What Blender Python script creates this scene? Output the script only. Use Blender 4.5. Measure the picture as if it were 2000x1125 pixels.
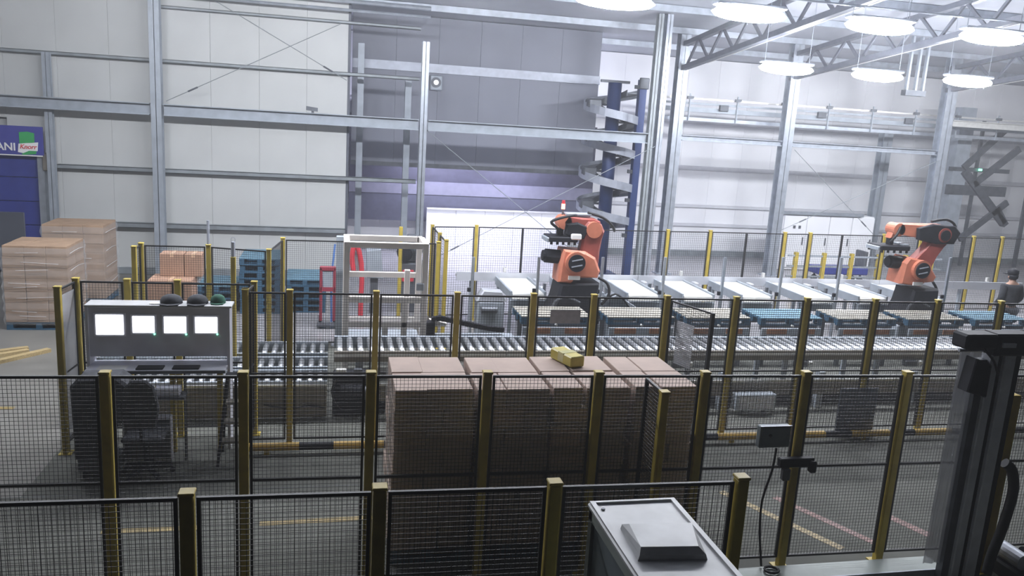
import bpy, math, random
from mathutils import Vector, Matrix
random.seed(7)
PI = math.pi
S = bpy.context.scene
for o in list(bpy.data.objects): bpy.data.objects.remove(o)

# ------------------------------------------------------------------ camera, world, exposure
cam = bpy.data.objects.new('camera', bpy.data.cameras.new('camera'))
S.collection.objects.link(cam); S.camera = cam
PITCH, YAW, ROLL = math.radians(11.579), math.radians(12.776), math.radians(3.492)
cy, sy, cp, sp = math.cos(YAW), math.sin(YAW), math.cos(PITCH), math.sin(PITCH)
fwd = Vector((sy*cp, cy*cp, -sp)); rt = Vector((cy, -sy, 0)); up = rt.cross(fwd)
c_, s_ = math.cos(ROLL), math.sin(ROLL)
r2 = c_*rt + s_*up; u2 = -s_*rt + c_*up
M3 = Matrix((r2, u2, -fwd)).transposed()
cam.matrix_world = Matrix.Translation((0, 0, 4.2)) @ M3.to_4x4()
cam.data.sensor_width = 36.0; cam.data.lens = 36*1576.4/2000
cam.data.clip_start = 0.05; cam.data.clip_end = 200
S.view_settings.view_transform = 'Standard'; S.view_settings.look = 'None'
S.view_settings.gamma = 1.0; S.view_settings.use_curve_mapping = False
S.view_settings.exposure = 0.0
W = bpy.data.worlds.new('world'); S.world = W; W.use_nodes = True
W.node_tree.nodes['Background'].inputs[0].default_value = (0.75, 0.82, 1.0, 1)
W.node_tree.nodes['Background'].inputs[1].default_value = 0.002
HAZE = 0.004
wo = W.node_tree.nodes['World Output']; vsc = W.node_tree.nodes.new('ShaderNodeVolumeScatter')
vsc.inputs['Density'].default_value = HAZE; vsc.inputs['Color'].default_value = (.93,.95,1,1); vsc.inputs['Anisotropy'].default_value = .35
W.node_tree.links.new(vsc.outputs[0], wo.inputs['Volume'])
LAMP_EMIT = 140.0
HIDDEN_EMIT = 150.0

# ------------------------------------------------------------------ helpers
OFF = {}
def link(o): S.collection.objects.link(o); return o

class MB:
    """collects shapes in world coordinates, builds ONE mesh object"""
    def __init__(s): s.v = []; s.f = []
    def add(s, vs, fs):
        n = len(s.v); s.v += [tuple(p) for p in vs]; s.f += [tuple(i+n for i in f) for f in fs]; return s
    def box(s, x0, x1, y0, y1, z0, z1, b=0.0, M=None):
        if x1 < x0: x0, x1 = x1, x0
        if y1 < y0: y0, y1 = y1, y0
        if z1 < z0: z0, z1 = z1, z0
        if b <= 0:
            vs = [(x0,y0,z0),(x1,y0,z0),(x1,y1,z0),(x0,y1,z0),(x0,y0,z1),(x1,y0,z1),(x1,y1,z1),(x0,y1,z1)]
            fs = [(0,3,2,1),(4,5,6,7),(0,1,5,4),(1,2,6,5),(2,3,7,6),(3,0,4,7)]
        else:
            b = min(b, (x1-x0)*.45, (y1-y0)*.45, (z1-z0)*.45)
            vs = []; idx = {}
            X = (x0, x1); Y = (y0, y1); Z = (z0, z1)
            for i in (0,1):
                for j in (0,1):
                    for k in (0,1):
                        dx = b if i == 0 else -b; dy = b if j == 0 else -b; dz = b if k == 0 else -b
                        for a in range(3):
                            p = [X[i]+dx, Y[j]+dy, Z[k]+dz]; p[a] = (X[i], Y[j], Z[k])[a]
                            idx[(i,j,k,a)] = len(vs); vs.append(tuple(p))
            fs = []
            for a in range(3):
                for t in (0,1):
                    q = []
                    for (m, n) in ((0,0),(1,0),(1,1),(0,1)):
                        c = [m, n]; c.insert(a, t); q.append(idx[tuple(c)+(a,)])
                    if (t == 0) == (a != 1): q.reverse()
                    fs.append(tuple(q))
            for a in range(3):
                o1, o2 = [d for d in range(3) if d != a]
                for m in (0,1):
                    for n in (0,1):
                        c0 = [0,0,0]; c1 = [0,0,0]; c0[o1] = c1[o1] = m; c0[o2] = c1[o2] = n; c1[a] = 1
                        q = [idx[tuple(c0)+(o1,)], idx[tuple(c1)+(o1,)], idx[tuple(c1)+(o2,)], idx[tuple(c0)+(o2,)]]
                        fs.append(tuple(q))
            for i in (0,1):
                for j in (0,1):
                    for k in (0,1): fs.append(tuple(idx[(i,j,k,a)] for a in range(3)))
        if M: vs = [M @ Vector(p) for p in vs]
        return s.add(vs, fs)
    def bar(s, p, q, w, h, upv=(0,0,1)):
        p = Vector(p); q = Vector(q); d = (q-p).normalized(); u = Vector(upv)
        if abs(d.dot(u)) > .99: u = Vector((0,1,0))
        a = d.cross(u).normalized(); u = a.cross(d)
        vs = []
        for e in (p, q):
            for (m, n) in ((-1,-1),(1,-1),(1,1),(-1,1)): vs.append(e + a*(m*w/2) + u*(n*h/2))
        return s.add(vs, [(0,1,2,3),(7,6,5,4),(0,4,5,1),(1,5,6,2),(2,6,7,3),(3,7,4,0)])
    def cyl(s, p, q, r, n=12, r1=None, caps=True):
        p = Vector(p); q = Vector(q); d = (q-p).normalized(); r1 = r if r1 is None else r1
        u = Vector((0,0,1)) if abs(d.z) < .9 else Vector((1,0,0))
        a = d.cross(u).normalized(); b = d.cross(a)
        vs = []
        for e, rr in ((p, r), (q, r1)):
            for i in range(n):
                t = 2*PI*i/n; vs.append(e + a*(rr*math.cos(t)) + b*(rr*math.sin(t)))
        fs = [(i, (i+1) % n, n+(i+1) % n, n+i) for i in range(n)]
        if caps: fs += [tuple(reversed(range(n))), tuple(range(n, 2*n))]
        return s.add(vs, fs)
    def tube(s, pts, r, n=8, smooth=3):
        P = [Vector(p) for p in pts]
        if smooth > 1:
            Q = []
            for i in range(len(P)-1):
                p0 = P[max(i-1,0)]; p1 = P[i]; p2 = P[i+1]; p3 = P[min(i+2, len(P)-1)]
                for k in range(smooth):
                    t = k/smooth
                    Q.append(.5*((2*p1)+(p2-p0)*t+(2*p0-5*p1+4*p2-p3)*t*t+(3*p1-p0-3*p2+p3)*t**3))
            Q.append(P[-1]); P = Q
        vs = []; prev = None
        for i, p in enumerate(P):
            d = (P[min(i+1, len(P)-1)]-P[max(i-1,0)]).normalized()
            if prev is None:
                u = Vector((0,0,1)) if abs(d.z) < .9 else Vector((1,0,0)); a = d.cross(u).normalized()
            else: a = (prev - d*prev.dot(d)).normalized()
            prev = a; b = d.cross(a)
            for k in range(n):
                t = 2*PI*k/n; vs.append(p+a*(r*math.cos(t))+b*(r*math.sin(t)))
        fs = []
        for i in range(len(P)-1):
            for k in range(n): fs.append((i*n+k, i*n+(k+1) % n, (i+1)*n+(k+1) % n, (i+1)*n+k))
        fs += [tuple(reversed(range(n))), tuple(range((len(P)-1)*n, len(P)*n))]
        return s.add(vs, fs)
    def prism(s, poly, a0, a1, axis='y', ch=0.0):
        """poly in the other two axes (xz for y, xy for z, yz for x), chamfered caps"""
        n = len(poly); cx = sum(p[0] for p in poly)/n; cz = sum(p[1] for p in poly)/n
        def mk(p, a):
            return {'y': (p[0], a, p[1]), 'z': (p[0], p[1], a), 'x': (a, p[0], p[1])}[axis]
        def ins(p):
            d = math.hypot(p[0]-cx, p[1]-cz) or 1; k = max(0, 1-ch/d); return (cx+(p[0]-cx)*k, cz+(p[1]-cz)*k)
        rings = [[mk(p, a0) for p in poly], [mk(p, a1) for p in poly]]
        if ch > 0:
            rings = [[mk(ins(p), a0) for p in poly], [mk(p, a0+ch) for p in poly], [mk(p, a1-ch) for p in poly], [mk(ins(p), a1) for p in poly]]
        vs = [p for r in rings for p in r]; fs = []
        for k in range(len(rings)-1):
            for i in range(n): fs.append((k*n+i, k*n+(i+1) % n, (k+1)*n+(i+1) % n, (k+1)*n+i))
        fs += [tuple(reversed(range(n))), tuple(range((len(rings)-1)*n, len(rings)*n))]
        return s.add(vs, fs)
    def lathe(s, c, prof, n=16):
        vs = []; c = Vector(c)
        for r, z in prof:
            for i in range(n):
                t = 2*PI*i/n; vs.append(c+Vector((r*math.cos(t), r*math.sin(t), z)))
        fs = []
        for k in range(len(prof)-1):
            for i in range(n): fs.append((k*n+i, k*n+(i+1) % n, (k+1)*n+(i+1) % n, (k+1)*n+i))
        fs += [tuple(reversed(range(n))), tuple(range((len(prof)-1)*n, len(prof)*n))]
        return s.add(vs, fs)
    def build(s, name, m, parent=None, label=None, kind=None, smooth=False, org=None):
        if parent is not None: off = OFF[parent.name]
        else: off = Vector(org) if org is not None else Vector((0,0,0))
        me = bpy.data.meshes.new(name)
        me.from_pydata([tuple(Vector(p)-off) for p in s.v], [], s.f); me.update()
        import bmesh
        bm = bmesh.new(); bm.from_mesh(me); bmesh.ops.recalc_face_normals(bm, faces=bm.faces); bm.to_mesh(me); bm.free()
        me.materials.append(m)
        if smooth:
            for p in me.polygons: p.use_smooth = len(p.vertices) == 4
        o = link(bpy.data.objects.new(name, me))
        if parent is not None: o.parent = parent
        else: o.location = off
        OFF[o.name] = off
        if label: o['label'] = label
        if kind: o['kind'] = kind
        return o

def box(*a, **k): return MB().box(*a, **k)
def thing(name, label, cat, loc, group=None, kind=None):
    o = link(bpy.data.objects.new(name, None)); o.location = loc; o.empty_display_size = .1
    if label: o['label'] = label
    if cat: o['category'] = cat
    if group: o['group'] = group
    if kind: o['kind'] = kind
    OFF[o.name] = Vector(loc); return o
def tag(o, label, cat, group=None):
    o['label'] = label; o['category'] = cat
    if group: o['group'] = group
    return o
def dup(root, loc, label, group=None, rz=None):
    r = root.copy(); link(r); r.location = loc; OFF[r.name] = Vector(loc)
    if rz is not None: r.rotation_euler = (0,0,rz)
    r['label'] = label
    if group: r['group'] = group
    for ch in list(root.children):
        c = ch.copy(); link(c); c.parent = r
        for g in list(ch.children):
            d = g.copy(); link(d); d.parent = c
    return r
ORD = ['first','second','third','fourth','fifth','sixth','seventh','eighth','ninth','tenth','eleventh','twelfth']

# ------------------------------------------------------------------ materials
def mat(name, col, rough=.5, metal=0., var=.12, scale=6., bump=0., emit=None, est=0., alpha=1., spec=.5, stretch=None, col2=None):
    m = bpy.data.materials.new(name); m.use_nodes = True
    nt = m.node_tree; N = nt.nodes; L = nt.links; b = N['Principled BSDF']
    b.inputs['Roughness'].default_value = rough; b.inputs['Metallic'].default_value = metal
    b.inputs['Specular IOR Level'].default_value = spec
    tc = N.new('ShaderNodeTexCoord'); src = tc.outputs['Object']
    if stretch:
        mp = N.new('ShaderNodeMapping'); mp.inputs['Scale'].default_value = stretch; L.new(src, mp.inputs[0]); src = mp.outputs[0]
    no = N.new('ShaderNodeTexNoise'); no.inputs['Scale'].default_value = scale; no.inputs['Detail'].default_value = 5
    L.new(src, no.inputs['Vector'])
    rp = N.new('ShaderNodeValToRGB'); c = Vector(col)
    lo = c*(1-var); hi = Vector([min(1, x) for x in c*(1+var)])
    if col2: lo = Vector(col2)
    rp.color_ramp.elements[0].color = (*lo, 1); rp.color_ramp.elements[1].color = (*hi, 1)
    rp.color_ramp.elements[0].position = .3; rp.color_ramp.elements[1].position = .7
    L.new(no.outputs['Fac'], rp.inputs[0]); L.new(rp.outputs[0], b.inputs['Base Color'])
    if bump:
        bu = N.new('ShaderNodeBump'); bu.inputs['Strength'].default_value = bump; bu.inputs['Distance'].default_value = .02
        L.new(no.outputs['Fac'], bu.inputs['Height']); L.new(bu.outputs[0], b.inputs['Normal'])
    if emit: b.inputs['Emission Color'].default_value = (*emit, 1); b.inputs['Emission Strength'].default_value = est
    if alpha < 1: b.inputs['Alpha'].default_value = alpha
    return m
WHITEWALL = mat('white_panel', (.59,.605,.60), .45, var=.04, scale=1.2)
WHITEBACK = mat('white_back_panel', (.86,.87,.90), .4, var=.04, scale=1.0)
GREYWALL = mat('grey_panel', (.235,.25,.305), .5, var=.06, scale=1.0)
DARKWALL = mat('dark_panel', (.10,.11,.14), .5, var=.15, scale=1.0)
CEIL = mat('ceiling_sheet', (.38,.40,.45), .5, var=.05, scale=2.)
FLOOR = mat('concrete_floor', (.125,.128,.115), .8, var=.16, scale=1.6, bump=.03, spec=.1)
AISLE = mat('lit_aisle_concrete', (.185,.18,.165), .5, var=.12, scale=1.6, bump=.03, spec=.3)
YPAINT = mat('yellow_floor_paint', (.27,.20,.07), .5, var=.3, scale=9.)
RPAINT = mat('red_floor_paint', (.19,.09,.075), .5, var=.3, scale=9.)
GALV = mat('galvanised_steel', (.42,.46,.52), .38, .55, var=.15, scale=5.)
GREYSTEEL = mat('grey_painted_steel', (.36,.40,.45), .45, .2, var=.12, scale=4.)
DARKSTEEL = mat('dark_steel', (.12,.13,.15), .45, .4, var=.2, scale=5.)
GIRT = mat('girt_steel', (.27,.30,.32), .5, .2, var=.15, scale=4.)
ROLLER = mat('zinc_roller', (.50,.52,.55), .3, .7, var=.12, scale=8.)
BEIGE = mat('conveyor_side_steel', (.24,.22,.19), .45, .35, var=.18, scale=4.)
LIPSTEEL = mat('bright_conveyor_edge', (.72,.72,.70), .3, .4, var=.08, scale=8.)
YELLOW = mat('yellow_post_paint', (.47,.355,.055), .5, var=.15, scale=7.)
MESHB = mat('black_mesh', (.022,.022,.024), .5, .2, var=.2, scale=9.)
CREAM = mat('cream_frame_paint', (.76,.71,.67), .45, var=.06, scale=5.)
CARD = mat('pink_cardboard', (.46,.35,.295), .75, var=.07, scale=5., bump=.05)
CARD2 = mat('brown_cardboard', (.37,.25,.165), .75, var=.12, scale=5., bump=.05)
CARD3 = mat('orange_cardboard', (.40,.245,.17), .75, var=.1, scale=5., bump=.05)
WRAP = mat('stretch_film', (.62,.62,.63), .14, var=.05, scale=3., bump=.5, alpha=.22, stretch=(1.5,1.5,14))
BLUEPAL = mat('blue_pallet_wood', (.03,.095,.165), .65, var=.3, scale=9., stretch=(1,8,8), bump=.1)
BLUETOP = mat('light_blue_board', (.13,.25,.33), .6, var=.3, scale=9., stretch=(1,8,8), bump=.1)  # blue of the upper boards, lighter than the pallet sides
PALETOP = mat('worn_bare_board', (.40,.38,.33), .6, var=.25, scale=9., stretch=(1,8,8), bump=.1)
ORANGE = mat('robot_orange', (.56,.19,.115), .42, var=.1, scale=6.)
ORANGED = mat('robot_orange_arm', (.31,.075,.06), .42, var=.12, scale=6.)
BLACK = mat('black_paint', (.014,.015,.021), .6, var=.3, scale=7., spec=.25)
BLACKR = mat('black_rubber', (.014,.014,.017), .55, var=.3, scale=9.)
BELT = mat('white_belt', (.74,.74,.70), .4, var=.05, scale=4.)
SIDEW = mat('white_lane_side', (.55,.57,.62), .4, .2, var=.08, scale=4.)
BLUEDOOR = mat('blue_door', (.035,.05,.26), .45, var=.12, scale=3.)
BLUESIGN = mat('blue_sign', (.05,.055,.30), .45, var=.06, scale=3.)
SPIRALBLUE = mat('spiral_blue', (.03,.055,.17), .45, .2, var=.12, scale=4.)
RED = mat('red_paint', (.62,.05,.07), .4, var=.1, scale=5.)
REDGLOW = mat('red_beacon', (.9,.1,.08), .3, emit=(1,.22,.15), est=6.)
SCREEN = mat('lit_screen', (.9,.9,.95), .3, emit=(.93,.95,1), est=3.2)
LED = mat('green_led', (.1,.8,.4), .3, emit=(.25,1,.6), est=3.)
LAMP = mat('lamp_diffuser', (.9,.9,.95), .3, emit=(.92,.94,1), est=LAMP_EMIT)
LAMPB = mat('added_rear_lamp', (.9,.9,.95), .3, emit=(.78,.78,1), est=HIDDEN_EMIT)
CONSOLE = mat('console_grey', (.72,.73,.82), .45, .1, var=.08, scale=4.)
PAPER = mat('white_paper', (.78,.78,.78), .6, var=.03)
FABRIC = mat('dark_fabric', (.045,.048,.058), .9, var=.25, scale=14., bump=.2)
GREENF = mat('green_fabric', (.03,.12,.08), .9, var=.25, scale=14., bump=.2)
SKIN = mat('skin', (.50,.30,.22), .5, var=.06, scale=9.)
WOODP = mat('plain_wood', (.42,.32,.16), .65, var=.25, scale=8., stretch=(1,8,8), bump=.1)
ALU = mat('aluminium', (.42,.45,.52), .4, .25, var=.1, scale=6.)
CURTAIN = mat('clear_pvc', (.62,.63,.66), .25, var=.1, scale=3., alpha=.5)
MASTALU = mat('mast_aluminium', (.80,.83,.90), .42, .1, var=.1, scale=6.)
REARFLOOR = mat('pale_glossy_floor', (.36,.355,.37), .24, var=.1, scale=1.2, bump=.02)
FOLD = mat('glint_fold', (.88,.88,.90), .06, var=.05, scale=5., alpha=.75, spec=1.)  # pale glossy film folds, added to carry the lamp glints
MACHTOP = mat('grey_cabinet_top', (.52,.53,.54), .42, .1, var=.14, scale=4.)
MACHSIDE = mat('grey_green_cabinet', (.34,.38,.36), .45, .1, var=.1, scale=4.)
TAPE = mat('yellow_package', (.55,.46,.09), .35, var=.12, scale=9., bump=.1)
GREENLOGO = mat('green_print', (.03,.36,.10), .5, var=.05)
REDLOGO = mat('red_print', (.62,.06,.06), .5, var=.05)
WHITEPRINT = mat('white_print', (.85,.85,.85), .5, var=.02)
PERF = mat('grey_perforated_sheet', (.40,.40,.43), .5, .2, var=.1, scale=20.)
BLUEPLATE = mat('blue_grey_plate', (.16,.18,.23), .5, .2, var=.1, scale=8.)
BOXGREY = mat('control_box_grey', (.19,.23,.25), .5, .1, var=.12, scale=6.)
RUSTB = mat('rust_orange_board', (.36,.16,.08), .6, var=.25, scale=8.)

# ================================================================== SETTING
fl = box(-14, 34, 1.5, 30, -.2, 0).build('floor', FLOOR, kind='structure')
def fline(x0, y0, x1, y1, w, m, name='painted_line'):
    MB().bar((x0,y0,.0015), (x1,y1,.0015), w, .003).build(name, m, fl)
OFF['floor'] = Vector((0,0,0))
for a in ((-4.6,7.97,-3.35,7.97), (-2.2,7.97,-1.3,7.96), (-.7,7.98,.45,8.0)): fline(*a, .09, YPAINT)
fline(4.6, 8.25, 5.3, 6.85, .10, YPAINT); fline(5.2, 8.05, 5.75, 6.9, .10, RPAINT); fline(6.3, 7.5, 6.5, 7.0, .12, RPAINT)
fline(-6.2, 11.6, -4.2, 11.55, .09, YPAINT)
box(-13,-3.2,8.8,20.9,0,.0012).build('pale_slab',AISLE,fl)  # aisle floor coloured paler for the light falling there
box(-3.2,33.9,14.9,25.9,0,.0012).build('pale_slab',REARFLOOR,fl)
for y in (8.8, 11.2, 18.4): box(-13, 33, y-.004, y+.004, 0, .0012).build('floor_joint', DARKSTEEL, fl)

def roof(y): return 7.0 + .1*(22.5-y)
ce = MB(); ce.add([(-14,1.5,roof(1.5)),(34,1.5,roof(1.5)),(34,28,roof(28)),(-14,28,roof(28)),(-14,1.5,roof(1.5)+.15),(34,1.5,roof(1.5)+.15),(34,28,roof(28)+.15),(-14,28,roof(28)+.15)],
    [(0,3,2,1),(4,5,6,7),(0,1,5,4),(1,2,6,5),(2,3,7,6),(3,0,4,7)])
ce = ce.build('ceiling', CEIL, kind='structure'); OFF['ceiling'] = Vector((0,0,0))
for k in range(9):
    y = 6.5+2.2*k
    MB().bar((-13,y,roof(y)-.09), (33,y,roof(y)-.09), .06, .16).build('purlin', GALV, ce)
# left white wall, built of vertical insulated panels
wl = thing('wall_left', None, None, (0,21.05,0), kind='structure')
xs = [-13.0+1.118*i for i in range(13)]
for i in range(12):
    x0, x1 = xs[i], min(xs[i+1], .28)
    if x1 <= x0: continue
    z0 = 3.62 if x1 < -6.45 else 0
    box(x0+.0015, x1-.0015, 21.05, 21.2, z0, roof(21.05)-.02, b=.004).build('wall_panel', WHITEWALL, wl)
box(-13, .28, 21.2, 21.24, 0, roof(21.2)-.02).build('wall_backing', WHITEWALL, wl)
box(-6.4, .36, 21.0, 21.05, 0, .16).build('skirting', GIRT, wl)
for (x0, x1, z, h) in ((-13,2.03,5.12,.08),(-6.35,2.03,2.56,.10),(-6.35,.28,1.22,.12),(-4,2.03,6.33,.07)):
    MB().box(x0,x1,20.86,21.04,z+h/2-.012,z+h/2).box(x0,x1,20.86,20.872,z-h/2,z+h/2).box(x0,x1,20.86,21.04,z-h/2,z-h/2+.012).build('girt', GIRT, wl)
# side return of left wall (dark edge)
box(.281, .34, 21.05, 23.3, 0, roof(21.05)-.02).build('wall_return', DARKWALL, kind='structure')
# back wall far behind
BACKGIRT = mat('pale_girt', (.62,.63,.67), .45, var=.06)
wb = thing('wall_back', None, None, (0,26,0), kind='structure')
for i in range(30):
    x0 = .3+1.12*i
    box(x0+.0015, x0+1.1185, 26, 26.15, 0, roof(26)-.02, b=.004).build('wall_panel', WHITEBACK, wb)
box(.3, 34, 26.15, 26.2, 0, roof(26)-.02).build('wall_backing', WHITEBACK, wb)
for (z, h) in ((.10,.2),(1.10,.10),(1.75,.10),(3.05,.14),(4.6,.16)):
    box(.4, 33.9, 25.9, 26.0, z-h/2, z+h/2).build('girt', BACKGIRT if z > .2 else GIRT, wb)
# hanging grey wall of the upper box
wm = thing('wall_middle', None, None, (0,23.3,0), kind='structure')
for i in range(6):
    x0 = .43+1.18*i
    box(x0+.0015, x0+1.1785, 23.3, 23.42, 2.78, roof(23.3)-.02, b=.004).build('wall_panel', GREYWALL, wm)
box(.43, 7.51, 23.42, 23.46, 2.78, roof(23.4)-.02).build('wall_backing', GREYWALL, wm)
box(.43, 7.51, 23.22, 23.3, 5.42, 5.66).build('bright_rail', ALU, wm)
box(.43, 7.51, 23.27, 23.3, 2.78, 2.9).build('bottom_trim', DARKSTEEL, wm)
# back wall shading painted as dark bands, low white partition below
BAND1 = mat('navy_shade_band', (.035,.035,.055), .6, var=.2); BAND2 = mat('grey_shade_band', (.13,.13,.17), .6, var=.1); BAND3 = mat('slate_shade_band', (.055,.058,.085), .6, var=.15)
box(.43, 8.2, 25.22, 25.3, 2.24, 4.2).build('wall_shade_band', BAND1, kind='structure')
box(.43, 8.2, 25.2, 25.3, 1.84, 2.24).build('wall_shade_band', BAND2, kind='structure')
box(.43, 8.2, 25.22, 25.3, 1.0, 1.84).build('wall_shade_band', BAND3, kind='structure')
lp = thing('wall_partition', None, None, (0,24.9,0), kind='structure')
for i in range(5): box(2.8+.92*i, 2.8+.92*i+.912, 24.9, 25.0, 0, 1.42, b=.008).build('wall_panel', WHITEBACK, lp)
box(2.8, 7.4, 24.85, 25.05, 1.42, 1.46).build('coping', LIPSTEEL, lp)
# side walls out of frame keep the light in
box(-13.2,-13, 10, 21.2, 0, 8).build('wall_far_left', WHITEWALL, kind='structure')
box(34,34.2, 8, 26.2, 0, 8).build('wall_right', WHITEWALL, kind='structure')

# blue sectional door with frame
d1 = thing('door_1', None, None, (-7.4,20.9,0), kind='structure')
for k in range(5): box(-9.6,-6.74, 20.9, 20.97, .03+.56*k, .03+.56*k+.55, b=.015).build('door_section', BLUEDOOR, d1)
box(-9.6,-7.1, 20.86,20.9, .05, 1.45, b=.02).build('dark_window', DARKWALL, d1)
box(-6.74,-6.6, 20.8, 21.0, 0, 2.85).build('door_track', GALV, d1)
box(-6.62,-6.42, 20.74, 20.95, 2.45, 2.85, b=.02).build('drive_bracket', BEIGE, d1)
# sign above door
sg = thing('door_sign', 'blue banner sign with white letters and green logo above blue door', 'sign', (-7.4,20.7,2.8))
box(-9.2,-6.56, 20.70, 20.74, 2.80, 3.45, b=.006).build('sign_board', BLUESIGN, sg)
box(-9.2,-6.58, 20.694, 20.70, 2.775, 2.80).build('white_edge', WHITEPRINT, sg)
def text(body, x, y, z, size, m, parent, name, shear=0.0, ext=.004, rz=0):
    cu = bpy.data.curves.new(name, 'FONT'); cu.body = body; cu.size = size; cu.extrude = ext; cu.shear = shear
    cu.align_x = 'CENTER'; cu.align_y = 'CENTER'; cu.offset = size*.018
    cu.materials.append(m); o = link(bpy.data.objects.new(name, cu)); o.parent = parent
    o.location = Vector((x,y,z))-OFF[parent.name]; o.rotation_euler = (PI/2, 0, rz)
    bpy.context.view_layer.update(); me = bpy.data.meshes.new_from_object(o.evaluated_get(bpy.context.evaluated_depsgraph_get()))
    n = link(bpy.data.objects.new('tmp', me)); n.parent = parent; n.location = o.location; n.rotation_euler = o.rotation_euler
    bpy.data.objects.remove(o); n.name = name
    if not me.materials: me.materials.append(m)
    return n
text('ANI', -7.335, 20.693, 2.965, .24, WHITEPRINT, sg, 'lettering')
MB().prism([(-7.05,3.06),(-6.74,3.06),(-6.735,3.30),(-6.88,3.33),(-7.05,3.31)], 20.688, 20.70).prism([(-7.0,2.80),(-6.72,2.83),(-6.70,2.92),(-7.02,2.90)], 20.688, 20.70).build('green_leaf', GREENLOGO, sg)
MB().prism([(-7.09,2.86),(-6.98,2.84),(-6.86,2.90),(-6.68,2.90),(-6.66,3.10),(-6.80,3.08),(-6.92,3.07),(-7.07,3.05)], 20.68, 20.688).build('white_ribbon', WHITEPRINT, sg)
text('Knorr', -6.875, 20.676, 2.985, .14, REDLOGO, sg, 'red_lettering', shear=.25)

# ------------------------------------------------------------------ steelwork
def column(x, y, z1, w, d, label, m=GALV, z0=0):
    t = thing('steel_column', label, 'column', (x,y,z0))
    MB().box(x-w/2,x+w/2,y-d/2,y-d/2+.016,z0,z1).box(x-w/2,x+w/2,y+d/2-.016,y+d/2,z0,z1).box(x-.007,x+.007,y-d/2,y+d/2,z0,z1).build('shaft', m, t)
    if z0 == 0: box(x-w*.8,x+w*.8,y-d*.7,y+d*.7,0,.03).build('base_plate', m, t)
    return t
column(-4.07,20.62,roof(20.6)-.02,.23,.26,'tall grey column crossing the white wall on the left',GREYSTEEL)
column(2.14,20.62,6.0,.17,.24,'tall silver column just right of the white wall')
column(8.41,20.62,roof(20.6)-.02,.16,.24,'silver column right beside the spiral conveyor',GALV)
column(9.70,22.5,roof(22.5)-.02,.30,.3,'silver column holding the leftmost roof truss')
column(13.28,22.5,roof(22.5)-.02,.32,.3,'silver column holding the middle roof truss')
column(18.7,22.5,roof(22.5)-.02,.36,.3,'silver column left of the dark cross bracing')
column(18.1,24.4,4.6,.34,.3,'dark shorter column under the overhead conveyor',GREYSTEEL)
column(8.17,20.62,roof(20.6)-.02,.14,.2,'slim dark column close left of the silver column by the spiral',GIRT)
for (x, z1, lab) in ((.62,5.95,'thin grey upright beside the white wall edge'),(1.85,5.1,'thin grey upright in front of hanging grey wall')):
    t = thing('steel_upright', lab, 'column', (x,21.9,0)); box(x-.08,x+.08,21.82,21.98,0,z1).build('shaft', GREYSTEEL, t); box(x-.14,x+.14,21.76,22.04,0,.02).build('base_plate', GREYSTEEL, t)
t = thing('steel_upright', 'short grey upright between the beams far left', 'column', (-6.42,20.9,0))
MB().box(-6.5,-6.34,20.69,20.705,0,3.85).box(-6.425,-6.415,20.69,20.84,0,3.85).box(-6.5,-6.34,20.825,20.84,0,3.85).box(-6.5,-6.34,20.69,20.705,4.14,5.12).box(-6.425,-6.415,20.69,20.84,4.14,5.12).box(-6.5,-6.34,20.825,20.84,4.14,5.12).build('shaft', GREYSTEEL, t)
def beam(name, p, q, h, w, label, m=GREYSTEEL):
    t = thing(name, label, 'beam', p); p = Vector(p); q = Vector(q)
    u = Vector((0,0,h/2-.01))
    MB().bar(p+u,q+u,w,.02).bar(p-u,q-u,w,.02).bar(p,q,.014,h-.04).build('beam_web', m, t); return t
beam('steel_beam',(-13,20.62,4.0),(-4.22,20.62,4.0),.27,.28,'long grey beam over the blue door')
beam('steel_beam',(-3.92,20.62,4.0),(2.02,20.62,4.0),.27,.28,'long grey beam with a small camera on it')
beam('steel_beam',(2.26,20.62,4.0),(8.08,20.62,4.0),.27,.28,'grey beam crossing in front of the spiral conveyor')
beam('steel_beam',(9.87,22.45,4.06),(13.1,22.45,4.06),.16,.2,'light beam between the two truss columns',GALV)
beam('steel_beam',(13.46,22.45,4.06),(18.5,22.45,4.06),.16,.2,'light beam above the white cabinets',GALV)
beam('steel_beam',(18.9,22.45,5.0),(23.5,22.45,5.0),.2,.2,'bright beam over the dark cross bracing',LIPSTEEL)
def rod(p, q, label, r=.009):
    t = thing('brace_rod', label, 'brace', p)
    MB().cyl(p,q,r,8).build('rod', GIRT, t)
    m = Vector(p)*.85+Vector(q)*.15; d = (Vector(q)-Vector(p)).normalized()*.12
    MB().cyl(m-d,m+d,r*2.2,8).build('turnbuckle', DARKSTEEL, t)
rod((-3.85,20.5,4.2),(0.1,20.5,6.25),'thin brace rod rising right across the white wall')
rod((.25,20.44,4.95),(-2.7,20.44,6.5),'thin brace rod falling right across the white wall')
rod((6.3,20.56,.9),(2.2,20.56,3.9),'thin brace rod sloping down behind the first robot')
rod((2.14,20.49,.42),(8.3,20.49,3.8),'thin brace rod rising from fence to spiral conveyor')
rod((16.7,22.3,1.36),(13.5,22.3,3.9),'thin brace rod in front of the white cabinets')
rod((13.3,22.34,1.4),(18.7,22.34,3.88),'thin brace rod rising towards the right hand column')
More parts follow.
